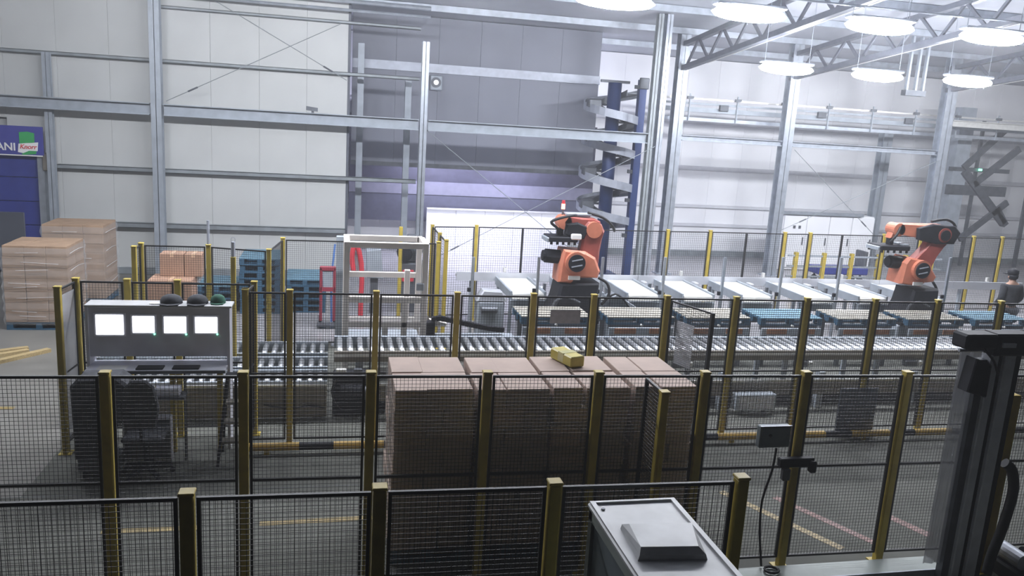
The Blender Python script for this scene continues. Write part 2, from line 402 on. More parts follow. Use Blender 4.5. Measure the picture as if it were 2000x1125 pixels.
# roof trusses
TRUSSM = mat('backlit_truss_steel', (.13,.14,.17), .45, .2, var=.12)  # grey darkened so the trusses read as backlit
def truss(x, label):
    t = thing('roof_truss', label, 'truss', (x,22.3,6.0))
    sl = .10
    def zb(y): return 6.0+sl*(22.5-y)
    def zt(y): return 6.66+sl*(22.5-y)
    MB().bar((x,22.6,zb(22.6)),(x,4.5,zb(4.5)),.16,.13).build('bottom_chord', TRUSSM, t)
    MB().bar((x,22.6,zt(22.6)),(x,4.5,zt(4.5)),.16,.12).build('top_chord', TRUSSM, t)
    MB().bar((x+.08,21,zb(21)-.06),(x+.08,4.5,zb(4.5)-.06),.03,.03).build('cable_conduit', LIPSTEEL, t)
    y = 22.2
    while y > 5:
        MB().bar((x,y,zb(y)),(x,y-.7,zt(y-.7)),.07,.05,(1,0,0)).build('web_member', TRUSSM, t)
        MB().bar((x,y-.7,zt(y-.7)),(x,y-1.4,zb(y-1.4)),.07,.05,(1,0,0)).build('web_member', TRUSSM, t)
        y -= 1.4
truss(9.70,'lattice roof truss on the column beside the spiral conveyor')
truss(13.28,'lattice roof truss on the middle silver column')
truss(18.7,'lattice roof truss at the far right above the bracing')

# ------------------------------------------------------------------ lamps
def lamp(x, y, z, label, group=None, w=1.38, m=None):
    t = thing('ceiling_lamp', label, 'lamp', (x,y,z), group)
    box(x-w*.46,x+w*.46,y-.12,y+.12,z+.10,z+.16,b=.02).build('housing', GALV, t)
    vs = []; fs = []; NS, NR = 14, 12
    for i in range(NS+1):
        u = -1+2*i/NS; r = max(.02, (1-u*u)**.5)
        for k in range(NR):
            a = 2*PI*k/NR; vs.append((x+u*w/2, y+.20*r*math.cos(a), z+.13*r*math.sin(a)))
    for i in range(NS):
        for k in range(NR): fs.append((i*NR+k, i*NR+(k+1) % NR, (i+1)*NR+(k+1) % NR, (i+1)*NR+k))
    fs += [tuple(reversed(range(NR))), tuple(range(NS*NR, (NS+1)*NR))]
    MB().add(vs, fs).build('glow_diffuser', m or LAMP, t, smooth=True)  # spindle swollen to take in the glow around the lamp
    for s in (-.4,.4): MB().cyl((x+s*w,y,z+.15),(x+s*w,y,roof(y)),.006,6).build('hanger', GALV, t)
    return t
for i, (x, z) in enumerate(((-.2,6.2),(2.1,6.2),(4.35,6.2),(6.72,6.2),(9.2,6.2),(11.5,6.2),(-2.5,6.2),(-4.9,6.2))):  # last pair added out of view to brighten the left side
    lab = ['bright tube lamp just above the frame','bright tube lamp cut by the top edge at centre','largest bright tube lamp at the top centre','bright tube lamp of the near row above the first truss','bright tube lamp of the near row left of the corner','bright tube lamp of the near row cut by right edge','added unseen lamp of near row above the operator console','added unseen lamp of near row above the wrapped loads'][i]
    lamp(x, 13.0, z, lab, 'near row of ceiling lamps')
for i, (x, y, z) in enumerate(((9.95,17.2,5.75),(12.3,17.2,5.76),(14.75,17.2,5.80),(17.5,17.2,5.8),(20.3,17.2,5.8))):  # last pair added out of view to brighten the far right
    lamp(x, y, z, ['lower bright lamp in front of the middle silver column','middle lamp of the lower far row','lower bright lamp right of the dark hanging bracket','unseen lower row lamp added beyond the right edge','unseen lamp added at the right end of the lower row'][i], 'far row of ceiling lamps')
for x in (3.0, 5.4): lamp(x, 24.0, 3.55, ('left' if x < 4 else 'right')+' added unseen lamp behind the hanging grey wall', None, m=LAMPB)  # unseen lamps added to brighten the zone behind the grey wall
MB().cyl((-3,12.95,6.5),(16,12.95,6.5),.02,8).build('x', GALV).name = 'lamp_conduit'
tag(bpy.data.objects['lamp_conduit'], 'thin bright conduit running along the near lamp row', 'conduit')
t = tag(MB().cyl((-5.5,20.3,6.55),(2.2,20.3,6.55),.035,8).cyl((-5.5,20.3,6.75),(2.2,20.3,6.75),.05,8).build('pipe_run', GALV), 'pair of silver pipes near the top of the white wall', 'pipe')
for (x, lab) in ((15.9,'dark hanging bracket above the last far lamp'),):
    t = thing('hanging_bracket', lab, 'bracket', (x,20.5,5.6))
    box(x-.35,x+.3,20.4,20.6,5.6,5.75).build('cross_bar', DARKSTEEL, t)
    for s in (-.28,.0,.24): box(x+s-.03,x+s+.03,20.45,20.55,5.75,roof(20.5)).build('hanger', GREYSTEEL, t)

# CCTV and wall speaker
t = thing('security_camera', 'small dark security camera perched on the long beam', 'camera', (-.55,20.5,4.13))
box(-.57,-.51,20.48,20.54,4.13,4.2).build('bracket', DARKSTEEL, t)
MB().prism([(-.69,4.19),(-.42,4.17),(-.42,4.26),(-.69,4.29)],20.42,20.56,'y',.01).build('camera_body', DARKSTEEL, t)
t = thing('wall_speaker', 'round speaker in dark square box on the hanging grey wall', 'speaker', (2.72,23.2,4.95))
box(2.55,2.9,23.13,23.26,4.95,5.36,b=.03).build('speaker_box', GREYSTEEL, t)
MB().cyl((2.72,23.13,5.16),(2.72,23.10,5.16),.14,20).build('cone_ring', DARKSTEEL, t)
MB().cyl((2.72,23.10,5.16),(2.72,23.085,5.16),.07,16).build('cone', LIPSTEEL, t)

# ------------------------------------------------------------------ overhead conveyor on the right
t = thing('overhead_conveyor', 'long overhead conveyor running right from top of spiral', 'conveyor', (14,23.1,4.8))
for (z, h, m) in ((5.22,.05,LIPSTEEL),(5.08,.06,GREYSTEEL),(4.90,.13,GREYSTEEL),(4.62,.10,GALV)):
    MB().bar((9.3,23.1,z),(25,23.1,z),.10,h).build('side_rail', m, t)
for i in range(10):
    x = 10.3+1.55*i
    box(x-.02,x+.02,23.0,23.04,4.57,5.36).build('rail_bracket', GREYSTEEL, t)
    box(x-.10,x+.1,22.98,23.03,5.20,5.28).build('clamp', DARKSTEEL, t)
for x in (11.4,14.7,17.8): box(x-.14,x+.14,22.95,23.05,4.9,5.08,b=.01).build('drive_unit', DARKSTEEL, t)
# ------------------------------------------------------------------ spiral conveyor
SX, SY = 7.62, 22.15
sp_ = thing('spiral_conveyor', 'tall spiral conveyor with blue column and silver bands', 'conveyor', (SX,SY,0))
MB().cyl((SX,SY,0),(SX,SY,5.45),.19,20).build('blue_column', SPIRALBLUE, sp_, smooth=True)
MB().box(SX-.42,SX+.42,SY-.42,SY+.42,0,.06).build('base_plate', SPIRALBLUE, sp_)
MB().box(SX-.42,SX+.42,SY-.05,SY+.05,5.45,5.52).build('top_arm', DARKSTEEL, sp_)
deck = MB(); rimo = MB(); rimi = MB(); n = 0; ST = 32; TURNS = 4.6; ro, ri = .82, .42
def hp(k, r, dz=0):
    a = -PI*.75 - 2*PI*k/ST*1.0
    return (SX+r*math.cos(a), SY+r*math.sin(a), .95+.93*k/ST+dz)
for k in range(int(TURNS*ST)):
    for mb, (ra, rb, za, zb_) in ((deck,(ri,ro,-.03,0)),(rimo,(ro,ro+.02,-.12,.10)),(rimi,(ri-.02,ri,-.1,.07))):
        mb.add([hp(k,ra,za),hp(k,rb,za),hp(k+1,rb,za),hp(k+1,ra,za),hp(k,ra,zb_),hp(k,rb,zb_),hp(k+1,rb,zb_),hp(k+1,ra,zb_)],
               [(0,1,2,3),(4,5,6,7),(0,1,5,4),(1,2,6,5),(2,3,7,6),(3,0,4,7)])
deck.build('spiral_deck', DARKSTEEL, sp_); rimo.build('outer_side_band', ALU, sp_); rimi.build('inner_side_band', DARKSTEEL, sp_)
for k in range(1, int(TURNS*4)):
    kk = k*8; MB().bar((SX,SY,hp(kk,0)[2]-.06), hp(kk,ro,-.06), .05, .06).build('deck_arm', DARKSTEEL, sp_)
for k in (0.1,1.0,2.0,3.0,4.0):
    p = hp(k*ST+3, (ri+ro)/2); box(p[0]-.22,p[0]+.18,p[1]-.2,p[1]+.16,p[2]-.03,p[2]+.22,b=.04).build('drive_housing', DARKSTEEL, sp_)
t = thing('spiral_support', 'dark blue upright post right of the spiral bands', 'post', (8.22,21.6,0))
box(8.12,8.32,21.5,21.7,0,5.55).build('post_shaft', SPIRALBLUE, t); box(8.02,8.42,21.4,21.8,0,.03).build('base_plate', SPIRALBLUE, t)
for z in (1.2,2.2,3.0,4.0,5.3): box(8.0,8.14,21.52,21.62,z,z+.1).build('clamp', DARKSTEEL, t)
box(8.08,8.36,21.44,21.5,5.3,5.6,b=.02).build('motor_box', DARKSTEEL, t)

# ------------------------------------------------------------------ white cabinets, barrier, bracing at the right
t = thing('white_cabinet_row', 'white wall of tall cabinets with grey top bar', 'cabinet', (15.8,23.5,0))
box(14.15,17.5,23.55,24.0,.02,1.84,b=.01).build('cabinet_body', WHITEBACK, t)
for i in range(4):
    x0 = 14.2+.83*i; d = box(x0,x0+.8,23.50,23.55,.1,1.8,b=.008).build('door', WHITEBACK, t)
    box(x0+.70,x0+.73,23.47,23.5,.85,1.1).build('handle', DARKSTEEL, d)
    if i == 0:
        for dx in (.33,.52): box(x0+dx,x0+dx+.08,23.485,23.5,1.38,1.48).build('label_plate', DARKSTEEL, d)
box(14.05,17.0,23.42,23.55,1.84,1.94).build('top_bar', GALV, t)
t = thing('yellow_barrier', 'low yellow and black barrier rails in front of white cabinets', 'barrier', (16,20.6,0))
for i in range(6): box(12.9+.9*i,13.0+.9*i,20.55,20.65,0,1.05).build('post', YELLOW, t)
for z in (.35,.65,.95): MB().bar((12.7,20.6,z),(17.8,20.6,z),.04,.05).build('rail', GIRT if z != .95 else GREYSTEEL, t)
t = thing('floor_trolley', 'dark blue low trolley behind the yellow barrier', 'trolley', (15.0,21.6,0))
box(14.2,15.9,21.3,21.9,.28,.5,b=.03).build('deck', BLUEDOOR, t)
for x in (14.4,15.7):
    for y in (21.4,21.8): MB().cyl((x,y-.03,.1),(x,y+.03,.1),.1,12).box(x-.02,x+.02,y-.02,y+.02,.1,.3).build('wheel', BLACK, t)
box(15.75,15.85,21.35,21.85,.5,1.0,b=.02).build('push_handle', DARKSTEEL, t)
t = thing('cross_bracing', 'dark cross braced steel bay in the far right corner', 'bracing', (21.8,24,0))
box(20.55,21.1,23.95,24.3,0,5.6).build('thick_post', GREYSTEEL, t)
for (a, b, w) in (((20.9,3.6),(22.3,4.95),.20),((21.4,3.05),(23.0,4.35),.22),((20.95,3.5),(22.9,1.75),.26),((21.2,1.15),(22.9,2.5),.20),((22.5,2.3),(23.0,1.7),.2)):
    MB().bar((a[0],23.9,a[1]),(b[0],23.9,b[1]),.1,w).build('diagonal', DARKSTEEL, t)
for (z, h, x1) in ((3.55,.14,22.8),(2.85,.34,22.8)): box(20.4,x1,23.93,24.0,z-h/2,z+h/2).build('cross_member', DARKSTEEL, t)
for (x0, w) in ((21.5,.1),(23.75,.14)): box(x0,x0+w,24.02,24.1,.2,5.2).build('slim_post', DARKSTEEL, t)
box(21.5,21.6,23.84,23.9,3.53,3.6).build('green_lamp', LED, t)

# ================================================================== FENCES
def fence(name, label, runs, group=None, pitch=.032, H=2.03, wire=.003, mid=None, pw=.07, cat='fence', poles=(), pm=None):
    """runs: list of polylines of post positions (x,y); posts at each vertex"""
    first = runs[0][0]
    t = thing(name, label, cat, (first[0], first[1], 0))
    done = set()
    for run in runs:
        for (x, y) in run:
            k = (round(x,2), round(y,2))
            if k in done: continue
            done.add(k)
            p = box(x-pw/2,x+pw/2,y-pw/2,y+pw/2,.012,H,b=.006).build('post', pm or YELLOW, t)
            box(x-pw/2-.006,x+pw/2+.006,y-pw/2-.006,y+pw/2+.006,H,H+.02,b=.005).build('cap', pm or YELLOW, p)
            box(x-pw,x+pw,y-pw,y+pw,0,.012).build('base_plate', pm or YELLOW, p)
            if k in poles: MB().cyl((x,y,H+.02),(x,y,H+.4),.022,8).build('sensor_pole', ALU, p)
        for (x0,y0),(x1,y1) in zip(run[:-1], run[1:]):
            a = Vector((x0,y0,0)); b = Vector((x1,y1,0)); d = b-a; L = d.length
            if L < .2: continue
            d.normalize(); a = a+d*(pw/2+.012); b = b-d*(pw/2+.012); L = (b-a).length
            zt, zb = H-.03, .12
            f = MB(); Z = lambda p, z: (p.x,p.y,z)
            f.bar(Z(a,zt),Z(b,zt),.022,.022); f.bar(Z(a,zb),Z(b,zb),.022,.022)
            for e, s in ((a,1),(b,-1)): f.bar(Z(e+d*.011*s,zb),Z(e+d*.011*s,zt),.022,.022)
            if mid: f.bar(Z(a,mid),Z(b,mid),.022,.022)
            fr = f.build('panel_frame', MESHB, t)
            w = MB(); nx = max(2,int(L/pitch)); nz = int((zt-zb)/pitch)
            h = wire/2; nrm = Vector((-d.y,d.x,0))
            def strip(p, q, s1):
                vs = []
                for e in (p, q):
                    for (m, n_) in ((-1,-1),(1,-1),(1,1),(-1,1)): vs.append(e+s1*(m*h)+nrm*(n_*h))
                w.add(vs, [(0,1,5,4),(1,2,6,5),(2,3,7,6),(3,0,4,7)])
            for i in range(1, nx):
                p = a+d*(L*i/nx); strip(Vector(Z(p,zb)), Vector(Z(p,zt)), d)
            for i in range(1, nz):
                z = zb+(zt-zb)*i/nz; strip(Vector(Z(a,z)), Vector(Z(b,z)), Vector((0,0,1)))
            w.build('wire_mesh', MESHB, fr, kind='stuff')
    return t
YN = lambda x: 4.495-.022*x
YM = lambda x: 6.70-.0235*x
fence('safety_fence','nearest yellow post fence with black mesh along bottom edge',[[(x,YN(x)) for x in (-2.9,-1.85,-.79,.29,1.36,2.61)]],pitch=.033,wire=.0026,pw=.078)
fM = fence('safety_fence','middle yellow post fence in front of the tall carton stacks',[[(x,YM(x)) for x in (-3.85,-2.82,-1.78,-.715,.33,1.34,2.36,3.39,4.42,5.51,6.6,7.65)]],pitch=.033,mid=1.08,pw=.075)
# gate return at the middle fence
t = thing('gate_leaf','open mesh gate leaf with bright yellow post before the right carton stack','gate',(2.80,6.10,0))
p = box(2.765,2.835,6.14,6.21,.012,2.0,b=.006).build('post',YELLOW,t); box(2.76,2.84,6.135,6.215,2.0,2.02).build('cap',YELLOW,p); box(2.73,2.87,6.1,6.25,0,.012).build('base_plate',YELLOW,p)
fr = MB().bar((2.80,6.22,1.99),(2.80,6.59,1.99),.022,.022).bar((2.80,6.22,.12),(2.80,6.59,.12),.022,.022).bar((2.80,6.575,.12),(2.80,6.575,1.99),.03,.03).build('panel_frame',MESHB,t)
w = MB()
for i in range(1,11): w.bar((2.80,6.22+.034*i,.12),(2.80,6.22+.034*i,1.99),.003,.003)
for i in range(1,56): w.bar((2.80,6.22,.12+.033*i),(2.80,6.58,.12+.033*i),.003,.003)
w.build('wire_mesh',MESHB,fr,kind='stuff')
box(2.79,2.81,6.12,6.14,1.0,1.5).build('latch_strip',YELLOW,p)
# far front fence and its niche on the left
fence('safety_fence','long yellow post fence along the front of the roller conveyor',[[(-3.09,9.95),(-3.04,10.45)],[(-3.04,10.45),(-2.46,10.44),(-1.88,10.43),(-.97,10.42)],[(-.97,10.42),(-1.03,9.95)],[(x,9.95-.008*x) for x in (-1.03,-.51,.53,1.55,2.55,3.37,4.40,5.41,6.49,7.57,8.60,9.68,10.75,11.8)]],pitch=.034,mid=.98,pw=.07)
t = thing('gate_leaf','open mesh gate leaf holding a pale perforated sheet behind the cartons','gate',(4.68,9.12,0))
a = Vector((4.43,9.82,0)); b = Vector((4.68,9.12,0)); d = (b-a).normalized()
Z = lambda p, z: (p.x,p.y,z)
fr = MB().bar(Z(a,1.99),Z(b,1.99),.022,.022).bar(Z(a,.18),Z(b,.18),.022,.022).bar(Z(b,0),Z(b,2.0),.045,.045).bar(Z(a,.18),Z(a,2.0),.022,.022).bar(Z(a,.98),Z(b,.98),.022,.022).build('panel_frame',MESHB,t)
w = MB()
for i in range(1,22): q = a+(b-a)*(i/22); w.bar(Z(q,.18),Z(q,1.99),.003,.003)
for i in range(1,55): w.bar(Z(a,.18+.033*i),Z(b,.18+.033*i),.003,.003)
w.build('wire_mesh',MESHB,fr,kind='stuff')
p0 = a+(b-a)*.2+Vector((-.02,-.02,0)); p1 = a+(b-a)*.62+Vector((-.02,-.02,0))
sh = MB()
for i in range(24):
    z = 1.19+.0245*i; sh.bar(Z(p0,z),Z(p1,z),.006,.016)
sh.build('perforated_sheet',PERF,t,label='pale grey ribbed sheet hung on the gate')
# fence plates and panels
tag(box(2.77,3.18,9.86,9.875,1.66,1.85,b=.004).build('fence_sign',PERF), 'small grey plate on the fence in front of a blue pallet','sign')
tag(box(7.16,7.78,9.80,9.815,.02,.74,b=.004).build('blue_grey_board',BLUEPLATE), 'large blue grey board leaning on the far fence near right','board')
# left rear fences
fence('safety_fence','yellow post fence enclosing brown cartons and blue pallets at left rear',[[(-2.98,13.13),(-2.95,13.46),(-1.95,13.46),(-1.0,13.16)],[(-1.0,13.16),(-.86,14.40)],[(-.86,14.40),(1.86,14.44)]],pitch=.036,H=1.99,poles=((-1.95,13.46),))
t = thing('grey_post','thick grey post just left of the cream frame','post',(.12,14.7,0))
box(.05,.19,14.63,14.77,0,2.02,b=.008).build('post_shaft',GREYSTEEL,t); box(-.02,.26,14.56,14.84,0,.015).build('base_plate',GREYSTEEL,t)
t = thing('clear_panel','translucent panel in the short fence return left of the console','panel',(-3.06,10.2,.15))
MB().bar((-3.075,10.02,1.05),(-3.045,10.40,1.05),.008,1.75).build('panel_sheet',CURTAIN,t); MB().bar((-3.075,10.02,.17),(-3.045,10.40,.17),.02,.02).build('panel_edge',MESHB,t)
t = thing('sensor_post','yellow post with silver top and wire ring beside blue pallets','post',(-1.44,12.31,0))
p = box(-1.475,-1.405,12.275,12.345,.012,2.02,b=.006).build('post',YELLOW,t); box(-1.51,-1.37,12.24,12.38,0,.012).build('base_plate',YELLOW,p)
MB().cyl((-1.44,12.31,2.02),(-1.44,12.31,2.24),.03,10).build('silver_top',ALU,t)
MB().tube([(-1.44+.03*math.cos(a_),12.31,2.27+.04*math.sin(a_)) for a_ in [2*PI*i/12 for i in range(13)]],.004,6,1).build('wire_ring',ALU,t)
tag(box(1.27,1.34,16.0,16.07,0,2.04,b=.006).build('yellow_post',YELLOW,org=(0,0,0)),'lone yellow post seen through the cream frame','post')
# rear fence
fence('safety_fence','long rear yellow post fence behind the two robots',[[(2.0,14.42),(1.99,15.3),(1.98,16.45)],[(1.98,16.45),(2.93,16.62),(5.37,16.78),(7.36,16.92),(8.46,17.05),(10.42,17.15),(11.15,17.25),(13.3,17.42),(14.4,17.5),(16.1,17.65),(17.0,17.68),(18.6,17.75)]],pitch=.05,wire=.003)
for i,(x,y) in enumerate(((3.92,16.69),(9.35,17.1),(12.0,17.33))):
    tag(box(x-.02,x+.02,y-.12,y-.08,0,2.0).build('mesh_upright',MESHB,org=(x,y,0)),'%s thin dark upright from the left along the rear fence' % ORD[i],'post','thin uprights of the rear fence')
t = thing('yellow_post','slanting yellow floor post standing behind the first robot','post',(5.6,16.6,0))
MB().cyl((5.6,16.6,0),(5.55,16.6,1.6),.06,12,.04).build('post_shaft',mat('bright_yellow',(.75,.6,.06),.4),t); MB().cyl((5.6,16.6,0),(5.6,16.6,.03),.12,12).build('base_plate',YELLOW,t)  # stronger yellow than the fence posts

# ================================================================== CONVEYORS
# upper roller conveyor
uc = thing('roller_conveyor','long upper roller conveyor of silver rollers behind the cartons','conveyor',(0,11.8,0))
X0, X1 = .03, 12.6; Y0, Y1, ZR = 11.36, 12.2, .80
n = int((X1-X0)/.150)
proto = MB().cyl((X0+.08,Y0+.03,ZR),(X0+.08,Y1-.03,ZR),.043,10).build('roller',ROLLER,uc,smooth=True)
for i in range(1,n):
    c = proto.copy(); link(c); c.parent = uc; c.location = (.150*i,0,0)
for k in range(5):
    a0 = X0+2.52*k; MB().box(a0,a0+2.51,Y0-.05,Y0,.70,.86,b=.006).build('side_beam',BEIGE,uc)
    MB().box(a0,a0+2.51,Y0-.07,Y0-.045,.785,.815).build('bright_lip',LIPSTEEL,uc)
    MB().box(a0,a0+2.51,Y1,Y1+.05,.66,.84,b=.006).build('rear_beam',GREYSTEEL,uc)
for i in range(8):
    x = .4+1.7*i
    for y in (Y0-.02,Y1): MB().box(x-.04,x+.04,y,y+.05,0,.70).build('leg',GREYSTEEL,uc)
for i,x in enumerate((5.2,7.3,9.35)):
    MB().box(x,x+.22,Y0-.13,Y0-.05,.60,.70,b=.01).build('sensor',DARKSTEEL,uc)
    MB().cyl((x+.25,Y0-.1,.66),(x+.31,Y0-.1,.66),.045,10).build('reflector',LIPSTEEL,uc)
# lower conveyor skirt running beneath the full length
lc = thing('roller_conveyor','lower wide roller bed with three strands at the left','conveyor',(-1.6,11.9,0))
ZL = .46
for s,(y0,y1) in enumerate(((11.06,11.52),(11.72,12.16),(12.42,13.0))):
    pr = MB().cyl((-3.2,y0,ZL),(-3.2,y1,ZL),.042,10).build('roller',ROLLER,lc,smooth=True)
    for i in range(1,22):
        c = pr.copy(); link(c); c.parent = lc; c.location = (.145*i,0,0)
    MB().box(-3.32,-.06,y0-.05,y0-.005,.36,.52).build('strand_rail',GREYSTEEL,lc)
    MB().box(-3.32,-.06,y1+.005,y1+.05,.36,.52).build('strand_rail',GREYSTEEL,lc)
MB().box(-3.32,-.06,10.94,10.99,.36,.47).build('side_beam',BEIGE,lc); MB().box(-3.32,-.06,10.92,10.945,.47,.50).build('bright_lip',LIPSTEEL,lc)
MB().box(-3.32,-.06,10.96,10.98,.02,.36).build('skirt_panel',BEIGE,lc)
for x in (-3.2,-2.2,-1.2,-.2):
    for y in (11.0,12.3,13.02): MB().box(x-.04,x+.04,y,y+.05,0,.36).build('leg',GREYSTEEL,lc)
MB().tube([(-.9,10.93,.22),(-.55,10.9,.17),(-.3,10.92,.20),(-.1,10.93,.16)],.012,6).build('cable',BLACKR,lc)
ls = thing('conveyor_skirt','low brown side skirt with bright upper edge under the right conveyor','conveyor',(7,11,0))
MB().box(.6,12.5,10.92,10.95,.47,.50).build('bright_lip',LIPSTEEL,ls)
for k in range(7):
    a0 = .6+1.7*k; MB().box(a0,a0+1.69,10.95,10.98,.24,.47,b=.004).build('skirt_panel',BEIGE,ls)
    MB().box(a0+.2,a0+.3,10.98,11.1,0,.60).build('leg',GREYSTEEL,ls)
MB().box(.6,12.5,11.15,11.2,.02,.24).build('dark_kick_panel',BLACK,ls)
t = thing('junction_box','grey cabinet set low under the right conveyor','box',(6.4,10.85,.06))
box(6.06,6.73,10.72,10.9,.07,.33,b=.01).build('box_body',GREYSTEEL,t); box(6.1,6.69,10.712,10.72,.1,.3,b=.003).build('box_lid',CONSOLE,t)
MB().box(6.2,6.24,10.78,10.82,0,.07).box(6.55,6.59,10.78,10.82,0,.07).build('foot',DARKSTEEL,t)
# black drive unit at the left end
t = thing('drive_unit','black motor drive unit below the left end of upper conveyor','motor',(.27,11.1,0))
box(.02,.52,11.02,11.28,.0,.62,b=.03).build('motor_cabinet',BLACK,t)
MB().cyl((.12,11.0,.35),(.45,11.0,.35),.13,16).build('motor',BLACK,t)
MB().cyl((.45,11.0,.35),(.5,11.0,.35),.10,16).build('fan_cover',DARKSTEEL,t)
box(.06,.2,10.98,11.05,.64,.70,b=.01).build('sensor',PAPER,t); box(.30,.42,10.98,11.05,.62,.70,b=.01).build('valve_block',DARKSTEEL,t)
MB().tube([(.1,10.95,.6),(.0,10.93,.4),(.12,10.9,.15),(.3,10.92,.12)],.012,6).build('cable',BLACKR,t)
# striped tube guard
t = thing('tube_guard','yellow and black striped floor tube along the far fence','guard rail',(0,9.78,0))
xx = -1.0; k = 0
while xx < 10.6:
    L = .42 if k % 2 else .62
    MB().cyl((xx,9.74-.01*xx,.10),(xx+L,9.74-.01*(xx+L),.10),.05,12).build('black_band' if k % 2 else 'yellow_band', BLACK if k % 2 else mat('guard_yellow%d' % k,(.52,.33,.06),.5), t)
    if k % 4 == 0: MB().box(xx+.2,xx+.26,9.72-.01*xx,9.76-.01*xx,0,.08).build('foot',YELLOW,t)
    xx += L; k += 1

# ------------------------------------------------------------------ pallets
def make_pallet(x, y, z, w, d, label, tops, group=None, side=None):
    """x,y = front-left corner, z = top"""
    side = side or BLUEPAL
    t = thing('pallet', label, 'pallet', (x,y,z-.144), group)
    bw = d/7.2
    for i in range(5):
        yy = y+i*(d-bw)/4
        box(x,x+w,yy,yy+bw,z-.022,z,b=.003).build('top_board',tops,t)
    for xx in (x,x+w/2-.05,x+w-.1): box(xx,xx+.1,y,y+d,z-.044,z-.022).build('stringer_board',side,t)
    for xx in (x,x+w/2-.05,x+w-.1):
        for yy in (y,y+d/2-.07,y+d-.14): box(xx,xx+.1,yy,yy+.14,z-.122,z-.044).build('block',side,t)
    for yy in (y,y+d/2-.05,y+d-.1): box(x,x+w,yy,yy+.1,z-.144,z-.122).build('bottom_board',side,t)
    return t
lane_px = [3.18,4.75,6.24,7.72,9.32,10.84,12.36]
tops = [PALETOP,PALETOP,PALETOP,BLUETOP,PALETOP,PALETOP,BLUETOP]
dsc = ['blue pallet with pale boards in front of the first robot','blue pallet with pale boards right of the first robot','blue pallet half hidden behind the open fence gate','blue pallet with bright blue top boards','blue pallet with cream boards between the two robots','blue pallet with cream boards in front of the second robot','blue pallet with green blue boards at far right']
for i, x in enumerate(lane_px):
    make_pallet(x,13.14,.95,1.26,.74,dsc[i],tops[i],'blue pallets waiting in the lanes')
    t = thing('pallet_table','%s pallet table from the left carrying a blue pallet' % ORD[i],'table',(x,13.1,0),'pallet tables under the blue pallets')
    for yy in (13.18,13.78): box(x+.05,x+1.2,yy,yy+.08,.70,.803).build('chain_rail',DARKSTEEL,t)
    box(x+.02,x+1.24,13.1,13.14,.62,.76,b=.006).build('front_plate',GREYSTEEL,t)
    box(x+.12,x+.52,13.085,13.1,.65,.745).build('rust_plate',RUSTB,t); box(x+.78,x+1.1,13.085,13.1,.65,.745).build('rust_plate',RUSTB,t)
    for xx in (x+.1,x+1.1):
        for yy in (13.18,13.78): box(xx,xx+.07,yy,yy+.07,0,.70).build('leg',DARKSTEEL,t)
    MB().cyl((x+.6,13.08,.82),(x+.6,13.02,.82),.02,8).build('roller_stop',LIPSTEEL,t)

# ------------------------------------------------------------------ infeed belt lanes
LX = [4.04,5.22,6.40,7.58,8.88,10.28,11.6,12.97]
def lane(xr, i):
    t = thing('belt_conveyor','%s white belt conveyor from the left behind the pallets' % ORD[i],'conveyor',(xr-.38,15.5,0),'white infeed belts')
    x0 = xr-.72
    box(x0+.05,xr-.05,14.80,16.25,.955,1.0,b=.012).build('belt',BELT,t)
    for (a,b) in ((x0,x0+.045),(xr-.045,xr)): box(a,b,14.78,16.28,.86,1.03,b=.005).build('side_plate',GREYSTEEL,t)
    MB().cyl((x0+.05,14.80,.955),(xr-.05,14.80,.955),.035,10).build('end_roller',LIPSTEEL,t)
    box(x0+.03,xr-.03,14.67,14.75,.90,.915).build('front_strip',BELT,t)
    box(x0,xr,14.75,14.80,.70,.86,b=.006).build('front_panel',GREYSTEEL,t)
    for xx in (x0+.02,xr-.08):
        for yy in (14.9,16.1): box(xx,xx+.06,yy,yy+.06,0,.86).build('leg',GREYSTEEL,t)
    m = MB().cyl((xr+.02,15.5,.93),(xr+.16,15.5,.93),.06,10).build('drive_motor',SIDEW,t)
    box(xr+.01,xr+.10,15.75,15.95,.9,1.06,b=.01).build('sensor_bracket',SIDEW,t)
    box(xr+.02,xr+.07,15.1,15.16,.98,1.12).build('photo_sensor',DARKSTEEL,t)
for i, x in enumerate(LX): lane(x,i)
for i,(x,z) in enumerate(((2.545,1.71),(3.80,1.735),(5.07,1.765),(6.35,1.795),(7.62,1.825),(8.90,1.855),(10.22,1.88),(12.83,1.94))):
    t = thing('lane_post','%s thin grey sensor post from the left between the belts' % ORD[i],'post',(x,14.6,0),'thin grey posts between the belts')
    box(x-.025,x+.025,14.575,14.625,.01,z).build('post_shaft',GALV,t); box(x-.06,x+.06,14.54,14.66,0,.012).build('base_plate',GALV,t)
    box(x-.09,x-.025,14.57,14.62,1.05,1.13,b=.008).build('sensor',BLACK,t)
# long feeding conveyor across the back of lanes
t = thing('transfer_conveyor','long bright white transfer conveyor across the rear of the belts','conveyor',(9,16.5,0))
for k in range(7):
    a0 = 2.5+2.0*k; box(a0,a0+1.99,16.32,16.46,.98,1.05,b=.01).build('slat_bed',LIPSTEEL,t); box(a0,a0+1.99,16.295,16.32,.92,1.10).build('side_guide',SIDEW,t)
    box(a0+.3,a0+.36,16.38,16.44,0,.98).build('leg',GREYSTEEL,t); box(a0+1.0,a0+1.06,16.35,16.41,1.10,1.2).build('guide_bracket',LIPSTEEL,t)
